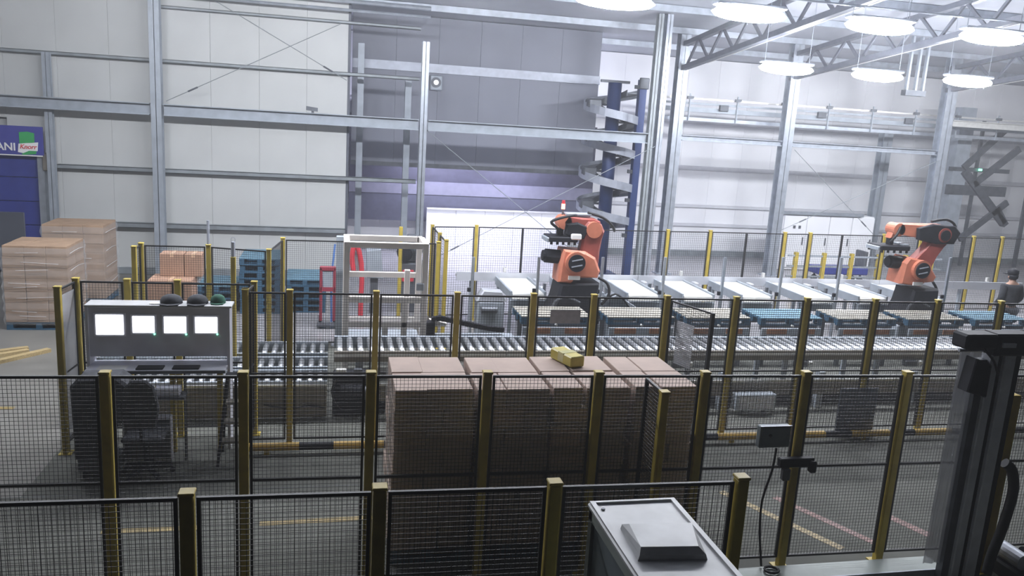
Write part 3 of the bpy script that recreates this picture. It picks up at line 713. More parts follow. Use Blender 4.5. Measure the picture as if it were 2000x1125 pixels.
# tilted motor covers by the second lane
t = thing('motor_cover','jumble of grey covers beside the belt right of first robot','cover',(5.3,14.4,0))
MB().prism([(5.14,.72),(5.75,.72),(5.72,.86),(5.3,1.1),(5.16,1.02)],14.3,14.64,'y',.02).build('sloped_cover',GREYSTEEL,t); box(5.16,5.7,14.35,14.63,0,.72).build('stand',GREYSTEEL,t)
MB().tube([(5.1,14.3,1.0),(5.25,14.25,1.12),(5.45,14.28,1.0),(5.6,14.28,.8)],.02,6).build('cable',BLACKR,t)
t = thing('motor_cover','tangle of grey machinery left of the first belt','cover',(2.9,14.6,0))
box(2.64,3.16,14.45,14.75,0,.9,b=.03).build('machine_box',GREYSTEEL,t); MB().prism([(2.62,.9),(3.2,.9),(3.1,1.08),(2.74,1.1)],14.45,14.75,'y',.02).build('sloped_cover',SIDEW,t)
MB().cyl((2.7,14.4,.75),(3.0,14.4,.75),.07,12).build('motor',DARKSTEEL,t)

# ================================================================== ROBOTS
def robot(label, ox, J, sgn):
    Yc = 14.25
    t = thing('palletizing_robot', label, 'robot', (ox,Yc,0))
    MB().box(ox-.48,ox+.5,Yc-.36,Yc+.36,.0,.62,b=.02).build('pedestal',GREYSTEEL,t)
    MB().box(ox-.46,ox+.48,Yc-.36,Yc+.36,.62,.70).build('flange',BLACK,t)
    b = J['base']
    MB().prism([(b[0]+.0,.70),(b[1],.70),(b[1]-.06,1.0),(b[1]-.05,1.38),(b[0]+.22,1.36),(b[0]+.16,1.05)],Yc-.30,Yc+.32,'y',.05).build('base_housing',BLACK,t)
    MB().tube([(b[0]+.05,Yc-.33,.8),(b[0]+.12,Yc-.345,1.05),(b[0]+.35,Yc-.345,1.12),(b[0]+.6,Yc-.335,1.02)],.02,6).build('base_cable',DARKSTEEL,t)
    MB().box(b[0]+.2,b[0]+.55,Yc-.35,Yc-.28,.74,.9,b=.02).build('connector_panel',DARKSTEEL,t)
    MB().prism(J['car'],Yc-.28,Yc+.22,'y',.05).build('carousel',ORANGE,t)
    cx, cz = J['joint']; r = .17
    k = MB().cyl((cx,Yc-.28,cz),(cx,Yc-.36,cz),r+.035,24).build('joint_ring',ORANGE,t)
    MB().cyl((cx,Yc-.36,cz),(cx,Yc-.385,cz),r-.01,24).build('joint_cover',BLACK,k)
    for q in (-.05,.06): MB().bar((cx-.10,Yc-.39,cz+q-.02),(cx+.10,Yc-.39,cz+q+.02),.01,.02).build('cover_rib',ALU,k)
    mx, mz = J['motor']
    MB().cyl((mx+.16,Yc-.05,mz),(mx-.12,Yc-.05,mz+.02),.13,14).cyl((mx-.12,Yc-.05,mz+.02),(mx-.17,Yc-.05,mz+.022),.10,14).build('axis_motor',BLACK,t)
    MB().box(cx-.12,cx+.1,Yc-.31,Yc-.28,cz-.32,cz-.25).build('rating_plate',PAPER,t)
    # link arm
    (ax,az),(bx,bz) = J['arm']; d = Vector((bx-ax,bz-az)); L = d.length; d.normalize(); nrm = Vector((-d.y,d.x))
    def pt(s,o): q = Vector((ax,az))+d*(s*L)+nrm*o; return (q.x,q.y)
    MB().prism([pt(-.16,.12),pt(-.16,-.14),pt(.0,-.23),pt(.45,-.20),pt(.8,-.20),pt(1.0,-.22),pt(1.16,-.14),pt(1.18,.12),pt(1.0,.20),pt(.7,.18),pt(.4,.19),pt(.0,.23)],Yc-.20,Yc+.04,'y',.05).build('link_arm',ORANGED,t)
    MB().cyl((bx,Yc-.235,bz),(bx,Yc+.25,bz),.15,20).build('elbow_joint',ORANGED if sgn else ORANGE,t)
    MB().cyl((bx,Yc-.26 if sgn else Yc+.42,bz),(bx,Yc+.2,bz),.11,14).build('elbow_motor',BLACK,t)
    # forearm
    (wx,wz) = J['wrist']; d2 = Vector((wx-bx,wz-bz)); L2 = d2.length; d2.normalize(); n2 = Vector((-d2.y,d2.x))
    if n2.y < 0: n2 = -n2
    def p2(s,o): q = Vector((bx,bz))+d2*(s*L2)+n2*o; return (q.x,q.y)
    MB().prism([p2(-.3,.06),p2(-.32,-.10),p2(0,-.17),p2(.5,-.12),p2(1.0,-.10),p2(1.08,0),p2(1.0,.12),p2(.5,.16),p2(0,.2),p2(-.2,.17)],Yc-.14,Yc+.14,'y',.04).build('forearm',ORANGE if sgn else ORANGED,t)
    if sgn: MB().prism([p2(-.38,.08),p2(-.28,-.16),p2(.15,-.20),p2(.6,-.15),p2(.64,.08),p2(.3,.20),p2(-.22,.21)],Yc-.225,Yc-.13,'y',.03).build('hose_cover',BLACK,t)
    else: MB().prism([p2(.18,.02),p2(.22,-.20),p2(.5,-.26),p2(.95,-.2),p2(.98,-.02),p2(.6,.06)],Yc-.215,Yc-.10,'y',.03).build('hose_cover',BLACK,t)
    MB().cyl((wx,Yc-.14,wz),(wx,Yc+.14,wz),.13,18).build('wrist_joint',ORANGE,t)
    gx0, gx1, gz = J['grip']; hx = J['hand']
    MB().prism([(wx-.09,wz),(wx+.09,wz),(hx+.07,gz+.22),(hx-.07,gz+.22)],Yc-.09,Yc+.09,'y',.02).build('wrist',ORANGE,t)
    MB().cyl((hx,Yc,gz+.22),(hx,Yc,gz+.09),.07,14).build('tool_flange',BLACK,t)
    g = MB().box(gx0,gx1,Yc-.24,Yc+.24,gz-.01,gz+.085,b=.015).build('gripper_plate',BLACK,t)
    for i in range(5):
        xx = gx0+.05+(gx1-gx0-.1)*i/4
        for yy in (Yc-.2,Yc+.2): MB().cyl((xx,yy,gz-.01),(xx,yy,gz-.06),.025,8).build('suction_cup',BLACKR,g)
    MB().box(gx0-.04,gx0+.05,Yc-.2,Yc+.2,gz-.02,gz+.06,b=.01).build('valve_block',GREYSTEEL,g); MB().box(gx1-.12,gx1+.03,Yc-.15,Yc+.15,gz+.05,gz+.12,b=.01).build('valve_block',GREYSTEEL,g)
    for h in J['hoses']: MB().tube([(x,Yc+yo,z) for (x,yo,z) in h],.027,8,4).build('hose',BLACKR,t,smooth=True)
    return t
r1 = robot('orange palletizing robot with red beacon left of the spiral conveyor',4.36,dict(base=(3.86,4.88),
    car=[(4.03,1.38),(4.28,1.36),(4.32,1.47),(4.79,1.47),(4.83,1.60),(4.72,1.85),(4.52,1.96),(4.10,1.99),(4.04,1.68)],joint=(4.33,1.76),motor=(3.92,1.82),
    arm=((4.58,1.62),(4.66,2.36)),wrist=(4.12,2.47),hand=4.07,grip=(3.82,4.36,2.13),
    hoses=[[(4.30,-.2,2.62),(4.05,-.25,2.58),(3.84,-.2,2.48),(3.98,-.15,2.36),(4.03,-.1,2.24)],[(4.55,-.1,2.66),(4.85,-.05,2.58),(5.10,.1,2.42),(5.2,.2,2.3)],[(4.85,-.1,1.45),(5.02,-.15,1.35),(5.05,-.2,1.15),(4.92,-.2,.95)]]),0)
Yc = 14.25
MB().box(4.13,4.62,Yc-.12,Yc+.12,2.60,2.64,b=.01).build('cable_tray',GREYSTEEL,r1)
bc = MB().cyl((4.10,Yc,2.70),(4.10,Yc,2.80),.035,12).build('beacon',REDGLOW,r1); MB().cyl((4.10,Yc,2.5),(4.10,Yc,2.70),.02,8).build('beacon_stem',DARKSTEEL,bc); MB().cyl((4.10,Yc,2.80),(4.10,Yc,2.86),.03,12).build('beacon_cap',RED,bc)
MB().box(4.22,4.42,Yc-.26,Yc-.2,2.17,2.28,b=.02).build('white_valve',PAPER,r1)
r2_ = robot('orange palletizing robot near the dark bracing on the right',11.76,dict(base=(11.32,12.17),
    car=[(11.20,1.47),(11.72,1.42),(11.80,1.50),(12.00,1.52),(12.05,1.62),(11.9,1.80),(11.62,1.97),(11.32,2.02),(11.24,1.9)],joint=(11.60,1.77),motor=(11.16,1.87),
    arm=((11.70,1.82),(12.10,2.48)),wrist=(11.10,2.55),hand=11.02,grip=(10.67,11.34,2.15),
    hoses=[[(11.75,-.2,2.75),(12.1,-.2,2.80),(12.36,-.15,2.68),(12.40,-.1,2.48),(12.26,0,2.3)],[(11.1,-.15,2.6),(11.0,-.2,2.45),(10.92,-.15,2.3)],[(12.1,-.1,1.5),(12.2,-.15,1.3),(12.15,-.2,.95)]]),1)

# ================================================================== CREAM FRAME MACHINE
cf = thing('cream_frame','tall cream white box tube frame standing behind the conveyor','frame',(.8,12.9,0))
ZT = 2.24; fx0, fx1 = .16, 1.39; fy0, fy1 = 12.62, 13.35; w = .09
def fb(p,q,name='frame_tube',ww=w): return MB().bar(p,q,ww,ww).build(name,CREAM,cf)
for (x,y) in ((fx0,fy0),(fx1,fy0),(fx0,fy1),(fx1-.03,fy1)): box(x,x+w,y,y+w,0,ZT,b=.006).build('upright',CREAM,cf)
for y in (fy0,fy1): box(fx0+w,fx1,y,y+w,ZT-w,ZT,b=.006).build('top_rail',CREAM,cf)
for x in (fx0,fx1): box(x,x+w,fy0+w,fy1,ZT-w,ZT,b=.006).build('side_rail',CREAM,cf)
for z in (1.36,.96,.72): box(fx0+w,fx1,fy0,fy0+w,z-w,z,b=.006).build('cross_rail',CREAM,cf)
for z in (1.63,1.22,.86): box(fx0+w,fx1-.03,fy1,fy1+w,z-w,z,b=.006).build('rear_rail',CREAM,cf)
box(1.08,1.08+w,fy0,fy0+w,.44,1.36-w,b=.006).build('short_upright',CREAM,cf); box(.78,.87,fy0,fy0+w,.72,.87,b=.006).build('short_upright',CREAM,cf)
box(1.16,1.25,fy1-.15,fy1-.06,.86,1.7,b=.006).build('short_upright',CREAM,cf)
box(fx0+w,fx1,fy0+.1,fy1-.1,.62,.68,b=.006).build('lower_deck',GREYSTEEL,cf)
MB().prism([(1.48,1.12),(1.55,.95),(1.85,.88),(1.85,.83),(1.48,.83)],12.86,12.97,'y',.01).build('chain_bracket',CREAM,cf)
box(1.3,1.42,12.6,12.66,1.48,1.6,b=.01).build('hinge_block',GREYSTEEL,cf)
# energy chain
t = thing('cable_chain','black sagging cable chain running right from the cream frame','cable chain',(1.6,12.8,0))
pts = [(1.58,.98),(1.72,1.0),(1.88,.97),(2.05,.93),(2.2,.90),(2.35,.87),(2.5,.84),(2.65,.82),(2.80,.81)]
for (a,b) in zip(pts[:-1],pts[1:]):
    for s in (0,.5):
        p = (a[0]+(b[0]-a[0])*s,12.75,a[1]+(b[1]-a[1])*s); q = (a[0]+(b[0]-a[0])*(s+.44),12.75,a[1]+(b[1]-a[1])*(s+.44))
        MB().bar(p,q,.10,.075).build('chain_link',BLACK,t)
box(1.49,1.64,12.7,12.82,.60,.95,b=.02).build('chain_anchor',BLACK,t)
box(1.65,2.95,12.66,12.86,.66,.72).build('chain_trough',GREYSTEEL,t)
for x in (1.6,2.8): box(x,x+.06,12.7,12.76,0,.66).build('leg',GREYSTEEL,t)
# things behind the cream frame
t = thing('red_guard','bright red curved guard standing behind the cream frame','guard',(.46,16,0))
MB().tube([(.40,16,1.1),(.36,16,1.4),(.40,16,1.64),(.47,16,1.60),(.54,16,1.3),(.56,16,.9),(.55,16,.6),(.55,16,0)],.05,8,3).build('red_hoop',RED,t,smooth=True)
box(.39,.50,16.02,16.05,1.1,1.5).build('grey_plate',PERF,t)
t = thing('grey_cabinet','small grey cabinet on stand behind the cream frame','cabinet',(.84,17.2,0))
MB().prism([(.68,1.38),(.98,1.42),(1.05,.78),(.70,.80)],17.0,17.35,'y',.02).build('cabinet_body',GREYSTEEL,t); box(.78,.94,17.1,17.25,0,.8).build('stand',DARKSTEEL,t)
t = thing('dark_machine','dark machine with motors behind the cream frame','machine',(1.65,17.3,0))
box(1.4,1.95,17.2,17.6,0,1.1,b=.03).build('machine_body',DARKSTEEL,t); MB().cyl((1.5,17.15,1.3),(1.5,17.5,1.3),.16,14).build('motor',BLACK,t)
MB().cyl((1.8,17.15,1.45),(1.8,17.5,1.45),.13,14).build('motor',DARKSTEEL,t); box(1.45,1.7,17.15,17.2,.7,.95,b=.01).build('panel',RED,t)
box(1.55,1.75,17.3,17.45,1.1,1.7,b=.02).build('riser',DARKSTEEL,t)
t = thing('hand_truck','red frame hand truck beside the blue pallets','hand truck',(-.1,16,0))
MB().box(-.26,-.20,15.97,16.03,.1,1.2,b=.02).box(.0,.06,15.97,16.03,.1,1.2,b=.02).box(-.26,.06,15.97,16.03,1.12,1.22,b=.02).box(-.26,.06,15.97,16.03,.72,.8).build('red_frame',mat('dull_red_paint',(.30,.035,.06),.5),t)
box(-.19,-.01,15.99,16.01,.8,1.12).build('grey_insert',GREYSTEEL,t); box(-.3,.1,15.75,16.0,.06,.09).build('toe_plate',DARKSTEEL,t)
for x in (-.24,.04): MB().cyl((x-.03,16.08,.1),(x+.03,16.08,.1),.1,12).build('wheel',BLACK,t)
tag(MB().tube([(-.02,16.25,.02),(-.03,16.25,.9),(.0,16.25,1.3),(.03,16.25,1.62)],.02,8).build('blue_hose',mat('blue_hose',(.10,.22,.55),.5)),'light blue upright hose behind the red hand truck','hose')

# ------------------------------------------------------------------ stacks of blue pallets on the left
def pstack(x,y,n,w,d,desc,grp):
    for k in range(n):
        pos = 'lowest' if k == 0 else ('topmost' if k == n-1 else ORD[k]+' up')
        make_pallet(x+random.uniform(-.02,.02),y+random.uniform(-.02,.02),.146*(k+1)-.002,w,d,'blue pallet %s in the %s' % (pos,desc),BLUETOP if k == n-1 else BLUEPAL,grp)
pstack(-1.86,17.0,8,.80,1.15,'tall stack behind the left fence','tall stack of blue pallets')
pstack(-.96,17.1,5,.80,1.15,'shorter stack left of the red hand truck','short stack of blue pallets')
pstack(-2.70,17.0,4,.76,1.1,'low stack behind the brown cartons','low stack of blue pallets')
# brown cartons
def carton(x0,x1,y0,y1,z0,z1,label,m=CARD3,group=None):
    t = thing('carton',label,'carton',((x0+x1)/2,(y0+y1)/2,z0),group)
    box(x0,x1,y0,y1,z0,z1,b=.008).build('carton_body',m,t)
    xm = (x0+x1)/2; box(xm-.03,xm+.03,y0-.001,y1+.001,z1-.06,z1+.001).build('tape',mat('parcel_tape',(.62,.42,.28),.35) if 'parcel_tape' not in bpy.data.materials else bpy.data.materials['parcel_tape'],t)
    return t
carton(-3.12,-2.40,14.6,15.2,.70,1.17,'large orange brown carton on the pallet behind console')
carton(-2.98,-2.58,14.95,15.3,1.172,1.58,'redder brown carton on top left of the carton pile')
carton(-2.57,-2.28,14.95,15.3,1.172,1.58,'paler brown carton on top right of the carton pile')
carton(-3.08,-2.45,14.6,15.2,.156,.698,'brown carton at the bottom of the carton pile behind the console')
make_pallet(-3.2,14.5,.152,1.0,.9,'blue pallet under the brown carton pile',BLUETOP)

# ------------------------------------------------------------------ wrapped loads on the left
def load(x,y,w,d,h,layers,nx,ny,label,cm,group=None,pal=True,wrap=True,skew=0.0,folds=0,side_folds=0):
    t = thing('wrapped_load',label,'pallet load',(x+w/2,y+d/2,0),group)
    z0 = .15 if pal else .0
    if pal:
        p = MB()
        for i in range(3): p.box(x+i*(w-.1)/2,x+i*(w-.1)/2+.1,y+.01,y+d-.01,.022,.122)
        p.box(x,x+w,y+.01,y+.11,0,.022).box(x,x+w,y+d-.11,y+d-.01,0,.022)
        for i in range(5): p.box(x,x+w,y+.01+i*(d-.13)/4,y+.12+i*(d-.13)/4,.122,.146)
        p.build('pallet_base',BLUEPAL,t)
    lh = (h-z0)/layers
    for k in range(layers):
        fx = .5 if nx != 2 else (.62 if k % 2 == 0 else .40)
        for j in range(ny):
            xs_ = [x+w*i/nx for i in range(nx+1)]
            if nx == 2: xs_[1] = x+w*(fx if j % 2 == 0 else fx+.02)
            for i in range(nx):
                e = random.uniform(-.004,.004)*(1+3*skew); e2 = random.uniform(-.004,.004)*(1+3*skew); ez = random.uniform(-.003,.003)
                box(xs_[i]+.003+e,xs_[i+1]-.003+e,y+d*j/ny+.003+e2,y+d*(j+1)/ny-.003+e2,z0+lh*k,z0+lh*(k+1)-.004+(ez if k == layers-1 else 0),b=.005).build('carton',cm,t)
    if wrap:
        q = MB(); e = .006 if skew else .018; seg = 14
        ring = [(x-e,y-e),(x+w+e,y-e),(x+w+e,y+d+e),(x-e,y+d+e)]
        vs = []
        zz = [.10+(h-.14)*i/seg for i in range(seg+1)]
        for z in zz:
            g = (.012 if round((z-.10)/(h-.14)*seg) % 2 else -.008)*(.4 if skew else 1)+random.uniform(-.002,.002)
            for (cx,cy_) in ring: vs.append((cx+(g if cx > x else -g),cy_+(g if cy_ > y else -g),z))
        fs = []
        for i in range(seg):
            for k in range(4): fs.append((i*4+k,i*4+(k+1) % 4,(i+1)*4+(k+1) % 4,(i+1)*4+k))
        q.add(vs,fs); q.build('stretch_wrap',WRAP,t)
        for i in range(folds):
            z = .17+(h-.25)*(i+random.uniform(.2,.8))/folds; dz = random.uniform(-.03,.03)
            x0 = x+w*random.uniform(-.02,.45); x1 = x0+w*random.uniform(.3,.6); x1 = min(x1, x+w+.01)
            for off in (0,): MB().tube([(x0,y-.032,z+off),((x0+x1)/2,y-.036,z+dz*.5+off),(x1,y-.032,z+dz+off)],.0035,6,3).build('glint_fold',FOLD,t,smooth=True)
            if i % 2: MB().tube([(x+w+.03,y+.05,z),(x+w+.034,y+d*.5,z+dz),(x+w+.03,y+d*.9,z-dz)],.005,6,3).build('glint_fold',FOLD,t,smooth=True)
        for i in range(side_folds):
            z = .2+(h-.3)*i/max(1,side_folds-1); yy = y+random.uniform(.0,.06)
            MB().tube([(x-.028,yy,z),(x-.034,yy+.03,z+.09),(x-.028,yy+.05+random.uniform(0,.1),z+.2)],.005,6,3).build('glint_fold',FOLD,t,smooth=True)
    return t
load(-5.72,15.62,1.06,1.0,1.55,7,3,2,'wrapped brown carton load in front at the left edge',CARD2,folds=8)
load(-5.7,17.6,1.14,1.0,1.66,8,3,2,'wrapped brown carton load further back beside the blue door',CARD2,folds=8)
# four tall carton stacks in the foreground
YS = 7.05; HS = 1.755
load(.56,YS,.74,1.03,HS,8,2,2,'leftmost tall carton stack with shiny film edge behind middle fence',CARD,'tall carton stacks',skew=1,side_folds=9)
load(1.345,YS,.695,1.03,HS-.005,8,2,2,'second tall carton stack from the left with plain top',CARD,'tall carton stacks',skew=1)
load(2.075,YS,.75,1.03,HS+.002,8,2,2,'third tall carton stack carrying the yellow package',CARD,'tall carton stacks',skew=1)
load(2.90,YS,.64,1.03,HS,8,2,2,'rightmost tall carton stack behind the yellow gate post',CARD,'tall carton stacks',skew=1)
t = thing('yellow_package','yellow taped package lying on top of the carton stacks','package',(2.42,7.85,HS+.005))
Mx = Matrix.Translation((2.42,7.85,HS+.006))@Matrix.Rotation(math.radians(18),4,'Z')
MB().box(-.085,.085,-.2,.2,0,.115,b=.012,M=Mx).build('package_body',TAPE,t)
MB().box(-.087,.087,-.05,.05,.02,.117,M=Mx).build('clear_band',mat('pale_tape',(.62,.58,.30),.2),t)

# ------------------------------------------------------------------ console with four screens
co = thing('operator_console','grey operator console with four glowing screens','console',(-2.0,10.1,0))
box(-2.80,-1.22,10.0,10.22,1.19,1.80,b=.01).build('console_body',CONSOLE,co)
box(-2.83,-1.19,9.97,10.25,1.80,1.825,b=.005).build('console_top',MACHTOP,co)
for k,(x0,x1,z0,z1) in enumerate(((-2.71,-2.41,1.465,1.705),(-2.31,-2.07,1.49,1.69),(-1.96,-1.715,1.487,1.687),(-1.61,-1.36,1.49,1.685))):
    f = MB().box(x0-.025,x1+.025,9.985,10.0,z0-.025,z1+.025,b=.004).build('screen_bezel',CONSOLE,co)
    MB().box(x0,x1,9.98,9.986,z0,z1).build('screen',SCREEN,f)
    if k: MB().cyl((x1+.0,9.984,z0-.018),(x1+.0,9.976,z0-.018),.010,8).build('power_light',LED,f)
box(-1.25,-1.215,9.97,10.24,.0,1.80).build('side_panel',CONSOLE,co); box(-2.82,-2.79,9.97,10.24,0,1.80).build('side_panel',CONSOLE,co)
box(-2.80,-1.24,9.72,10.2,1.06,1.09,b=.004).build('desk_shelf',CONSOLE,co)
box(-2.80,-1.24,9.70,9.72,1.065,1.10).build('shelf_edge',DARKSTEEL,co)
for x in (-2.42,-1.9,-1.36): box(x,x+.06,9.9,9.96,0,1.06).build('leg',YELLOW if x > -2 else BEIGE,co)
for (x0,x1) in ((-2.25,-1.95),(-1.85,-1.55)):
    tag(box(x0,x1,9.78,9.92,1.091,1.108,b=.004).build('keyboard',BLACK),'dark keyboard on the console shelf, %s of two' % ('left' if x0 < -2 else 'right'),'keyboard')
tag(box(-2.68,-2.36,9.74,9.96,1.091,1.095).build('paper_sheet',PAPER),'white paper lying on the left of the console shelf','paper')
def cap(x,y,z,m,label,s=1.0):
    t = thing('cap',label,'cap',(x,y,z))
    MB().lathe((x,y,z),[(.13*s,0),(.128*s,.035),(.105*s,.075),(.06*s,.098),(.01,.104)],16).build('crown',m,t,smooth=True)
    MB().prism([(x-.11*s,y-.05),(x-.10*s,y-.17*s),(x,y-.21*s),(x+.10*s,y-.17*s),(x+.11*s,y-.05)],z,z+.014,'z').build('peak',m,t)
cap(-1.90,10.13,1.825,FABRIC,'dark cap lying left on top of the console')
cap(-1.60,10.13,1.825,FABRIC,'dark cap lying right on top of the console',.95)
cap(-1.37,10.16,1.825,GREENF,'dark green cap next to the right dark cap',.7)
tag(box(-2.13,-2.0,10.03,10.13,1.825,1.835).build('white_card',PAPER),'small white card left of the dark caps','card')

# chairs and boxes in front of the console
def chair(x,y,label,rz):
    t = thing('office_chair',label,'chair',(x,y,0)); t.rotation_euler = (0,0,rz)
    MB().box(x-.22,x+.22,y-.22,y+.22,.46,.54,b=.03).build('seat',FABRIC,t)
    MB().prism([(x-.16,.66),(x-.2,.9),(x-.15,1.15),(x-.07,1.22),(x+.07,1.22),(x+.15,1.15),(x+.2,.9),(x+.16,.66)],y-.27,y-.21,'y',.02).build('backrest',FABRIC,t)
    MB().bar((x,y-.2,.46),(x,y-.25,.75),.05,.03,(1,0,0)).build('back_bracket',BLACK,t)
    MB().cyl((x,y,.1),(x,y,.46),.03,12).build('gas_column',BLACK,t)
    for k in range(5):
        a = 2*PI*k/5+.3; ex, ey = x+.27*math.cos(a), y+.27*math.sin(a)
        l = MB().bar((x,y,.11),(ex,ey,.085),.045,.03).build('base_arm',BLACK,t); MB().cyl((ex,ey-.015,.03),(ex,ey+.015,.03),.03,10).build('castor',BLACK,l)
    return t
chair(-2.04,9.25,'dark office chair with rounded back before the console',0)
t = thing('dust_sheet_cart','dark cloth covered cart left of the office chair','cart',(-2.55,9.3,0))
MB().prism([(-2.76,.25),(-2.45,.25),(-2.40,.55),(-2.22,.72),(-2.2,1.12),(-2.3,1.2),(-2.7,1.19),(-2.78,1.1)],9.15,9.5,'y',.03).build('cloth_cover',FABRIC,t)
MB().box(-2.74,-2.32,9.18,9.47,.10,.25).build('cart_base',DARKSTEEL,t)
for x in (-2.68,-2.38):
    for y in (9.22,9.43): MB().cyl((x-.015,y,.05),(x+.015,y,.05),.05,10).build('wheel',BLACK,t)
t = thing('floor_cabinet','low dark grey cabinet on floor below the console','cabinet',(-2.05,9.7,0))
box(-2.35,-1.82,9.52,9.62,.05,.60,b=.01).build('cabinet_body',CONSOLE,t); box(-2.33,-1.84,9.512,9.52,.08,.57).build('door',DARKSTEEL,t); box(-2.33,-1.84,9.54,9.6,0,.05).build('plinth',BLACK,t)
tag(box(-2.0,-1.72,9.5,9.66,.86,.95,b=.01).build('printer',CONSOLE,org=(0,0,0)),'small grey printer on the side table below the console','printer')
t = thing('side_table','small dark side table under the grey printer','table',(-1.86,9.58,0))
box(-2.04,-1.66,9.46,9.70,.83,.858).build('table_top',DARKSTEEL,t)
for x in (-2.02,-1.70):
    for y in (9.63,9.68): box(x,x+.02,y,y+.02,0,.83).build('leg',DARKSTEEL,t)
t = thing('step_ladder','dark folding step ladder beside the middle fence post','ladder',(-1.1,9.6,0))
for x in (-1.30,-.98):
    MB().bar((x,9.42,0),(x+.1 if x < -1.1 else x,9.6,1.08),.05,.03,(1,0,0)).build('front_rail',BLACK,t)
    MB().bar((x,9.88,0),(x+.1 if x < -1.1 else x,9.63,1.05),.035,.025,(1,0,0)).build('rear_rail',BLACK,t)
for z in (.27,.5,.73): MB().box(-1.29+.06*z,-.97,9.42+.16*z,9.56+.14*z,z,z+.03).build('tread',BEIGE,t)
box(-1.22,-.96,9.58,9.68,1.05,1.09).build('top_cap',BLACK,t)

# planks on the floor at left
for i,(x0,y0,x1,y1,lab) in enumerate(((-5.6,13.98,-4.95,14.35,'upper pale wooden plank lying on floor at left edge'),(-5.5,13.75,-4.9,14.2,'middle wooden plank lying on floor at left edge'),(-5.25,13.45,-4.60,14.25,'lower darker wooden plank pointing at the console'))):
    tag(MB().bar((x0,y0,.03),(x1,y1,.03),.11,.06).build('plank',WOODP),lab,'plank')

# ------------------------------------------------------------------ middle fence devices
t = thing('control_box','grey control box hung on the mesh of the middle fence','box',(4.11,6.5,1.32))
box(3.96,4.28,6.50,6.575,1.32,1.535,b=.008).build('box_body',BOXGREY,t); box(3.975,4.265,6.492,6.50,1.335,1.52,b=.003).build('box_lid',BOXGREY,t)
box(3.955,4.285,6.49,6.51,1.535,1.541).build('rain_lip',ALU,t); MB().cyl((4.06,6.492,1.45),(4.06,6.48,1.45),.015,10).build('button',BLACK,t)
MB().tube([(4.14,6.49,1.32),(4.12,6.48,1.1),(4.05,6.47,.8),(4.06,6.46,.5),(4.1,6.46,.25),(4.12,6.45,.115)],.011,6,3).build('cable',BLACKR,t)
t = thing('gate_lock','black gate lock device clamped on the middle fence post','lock',(4.42,6.5,1.08))
box(4.2,4.56,6.47,6.545,1.12,1.21,b=.01).build('lock_body',BLACK,t); box(4.5,4.57,6.43,6.5,1.07,1.19,b=.015).build('knob',BLACK,t); box(4.22,4.30,6.44,6.5,1.0,1.12,b=.01).build('bolt_guide',DARKSTEEL,t)
t = thing('floor_plate','grey steel floor plate at the foot of the middle fence','plate',(5,6.3,0))
box(3.75,6.0,6.22,6.46,.0,.10,b=.006).build('plate_top',MACHSIDE,t); box(3.74,6.01,6.205,6.22,.0,.104).build('bright_edge',ALU,t)
tag(MB().tube([(4.18+.07*math.cos(a_),6.36+.06*math.sin(a_),.115+.012*(i/24)) for i,a_ in enumerate([2*PI*i/12 for i in range(25)])],.011,6,1).build('cable_coil',BLACKR),'small coil of black cable lying on the floor plate','cable')

# ------------------------------------------------------------------ mast on the right
t = thing('lift_mast','tall grey aluminium mast with black head near right edge','mast',(6.2,6.15,0))
box(6.03,6.12,6.08,6.2,0,2.36,b=.008).build('profile',MASTALU,t); box(6.12,6.17,6.1,6.2,0,2.34).build('groove',BLACK,t); box(6.17,6.29,6.06,6.2,0,2.38,b=.008).build('profile',MASTALU,t); box(6.29,6.36,6.08,6.2,0,2.36).build('groove',BLACK,t)
box(5.95,6.03,6.12,6.2,0,2.3).build('inner_rail',DARKSTEEL,t)
box(5.66,6.0,6.0,6.2,2.43,2.57,b=.02).build('head_box',BLACK,t); box(6.0,6.42,6.02,6.22,2.36,2.57,b=.02).build('head_box',BLACK,t)
box(6.06,6.2,6.0,6.03,2.45,2.49).build('bright_plate',MASTALU,t)
MB().prism([(5.78,2.02),(6.0,1.96),(6.0,2.28),(5.82,2.34)],6.02,6.16,'y',.015).build('motor_box',BLACK,t)
MB().tube([(5.85,6.0,2.44),(5.92,5.99,2.38),(6.0,6.0,2.3),(6.05,6.0,2.2)],.012,6).build('cable',BLACKR,t)
box(5.98,6.4,6.02,6.24,0,.03).build('base_plate',DARKSTEEL,t)
t.location.x -= .065
t = thing('plastic_curtain','translucent grey plastic sheet hanging left of the mast','curtain',(5.85,6.2,0))
cu = MB(); pts = [(5.70+.32*i/10, 6.17+.012*math.sin(i*1.7)) for i in range(11)]
for (a,b) in zip(pts[:-1],pts[1:]): cu.add([(a[0],a[1],.2),(b[0],b[1],.2),(b[0],b[1],2.36),(a[0],a[1],2.36),(a[0],a[1]+.003,.2),(b[0],b[1]+.003,.2),(b[0],b[1]+.003,2.36),(a[0],a[1]+.003,2.36)],[(0,1,2,3),(7,6,5,4)])
cu.build('sheet',CURTAIN,t); MB().cyl((5.68,6.17,2.38),(6.04,6.17,2.38),.015,8).build('curtain_rod',ALU,t)
t = thing('yellow_post','bright yellow post carrying a black hose at right edge','post',(6.5,6.22,0))
box(6.43,6.55,6.23,6.33,0,1.90,b=.008).build('post_shaft',mat('amber_yellow',(.52,.36,.03),.45),t); box(6.41,6.57,6.2,6.36,0,.015).build('base_plate',YELLOW,t)
tag(MB().tube([(6.42,6.16,1.24),(6.50,6.14,1.17),(6.55,6.13,.98),(6.54,6.13,.76),(6.50,6.13,.5),(6.46,6.14,.28),(6.44,6.14,.07)],.05,10,4).build('black_hose',BLACKR,smooth=True),'thick black hose bowed out in front of the right yellow post','hose')
t = thing('pump_unit','dark pump with silver cylinder in the bottom right corner','pump',(6.85,6.1,0))
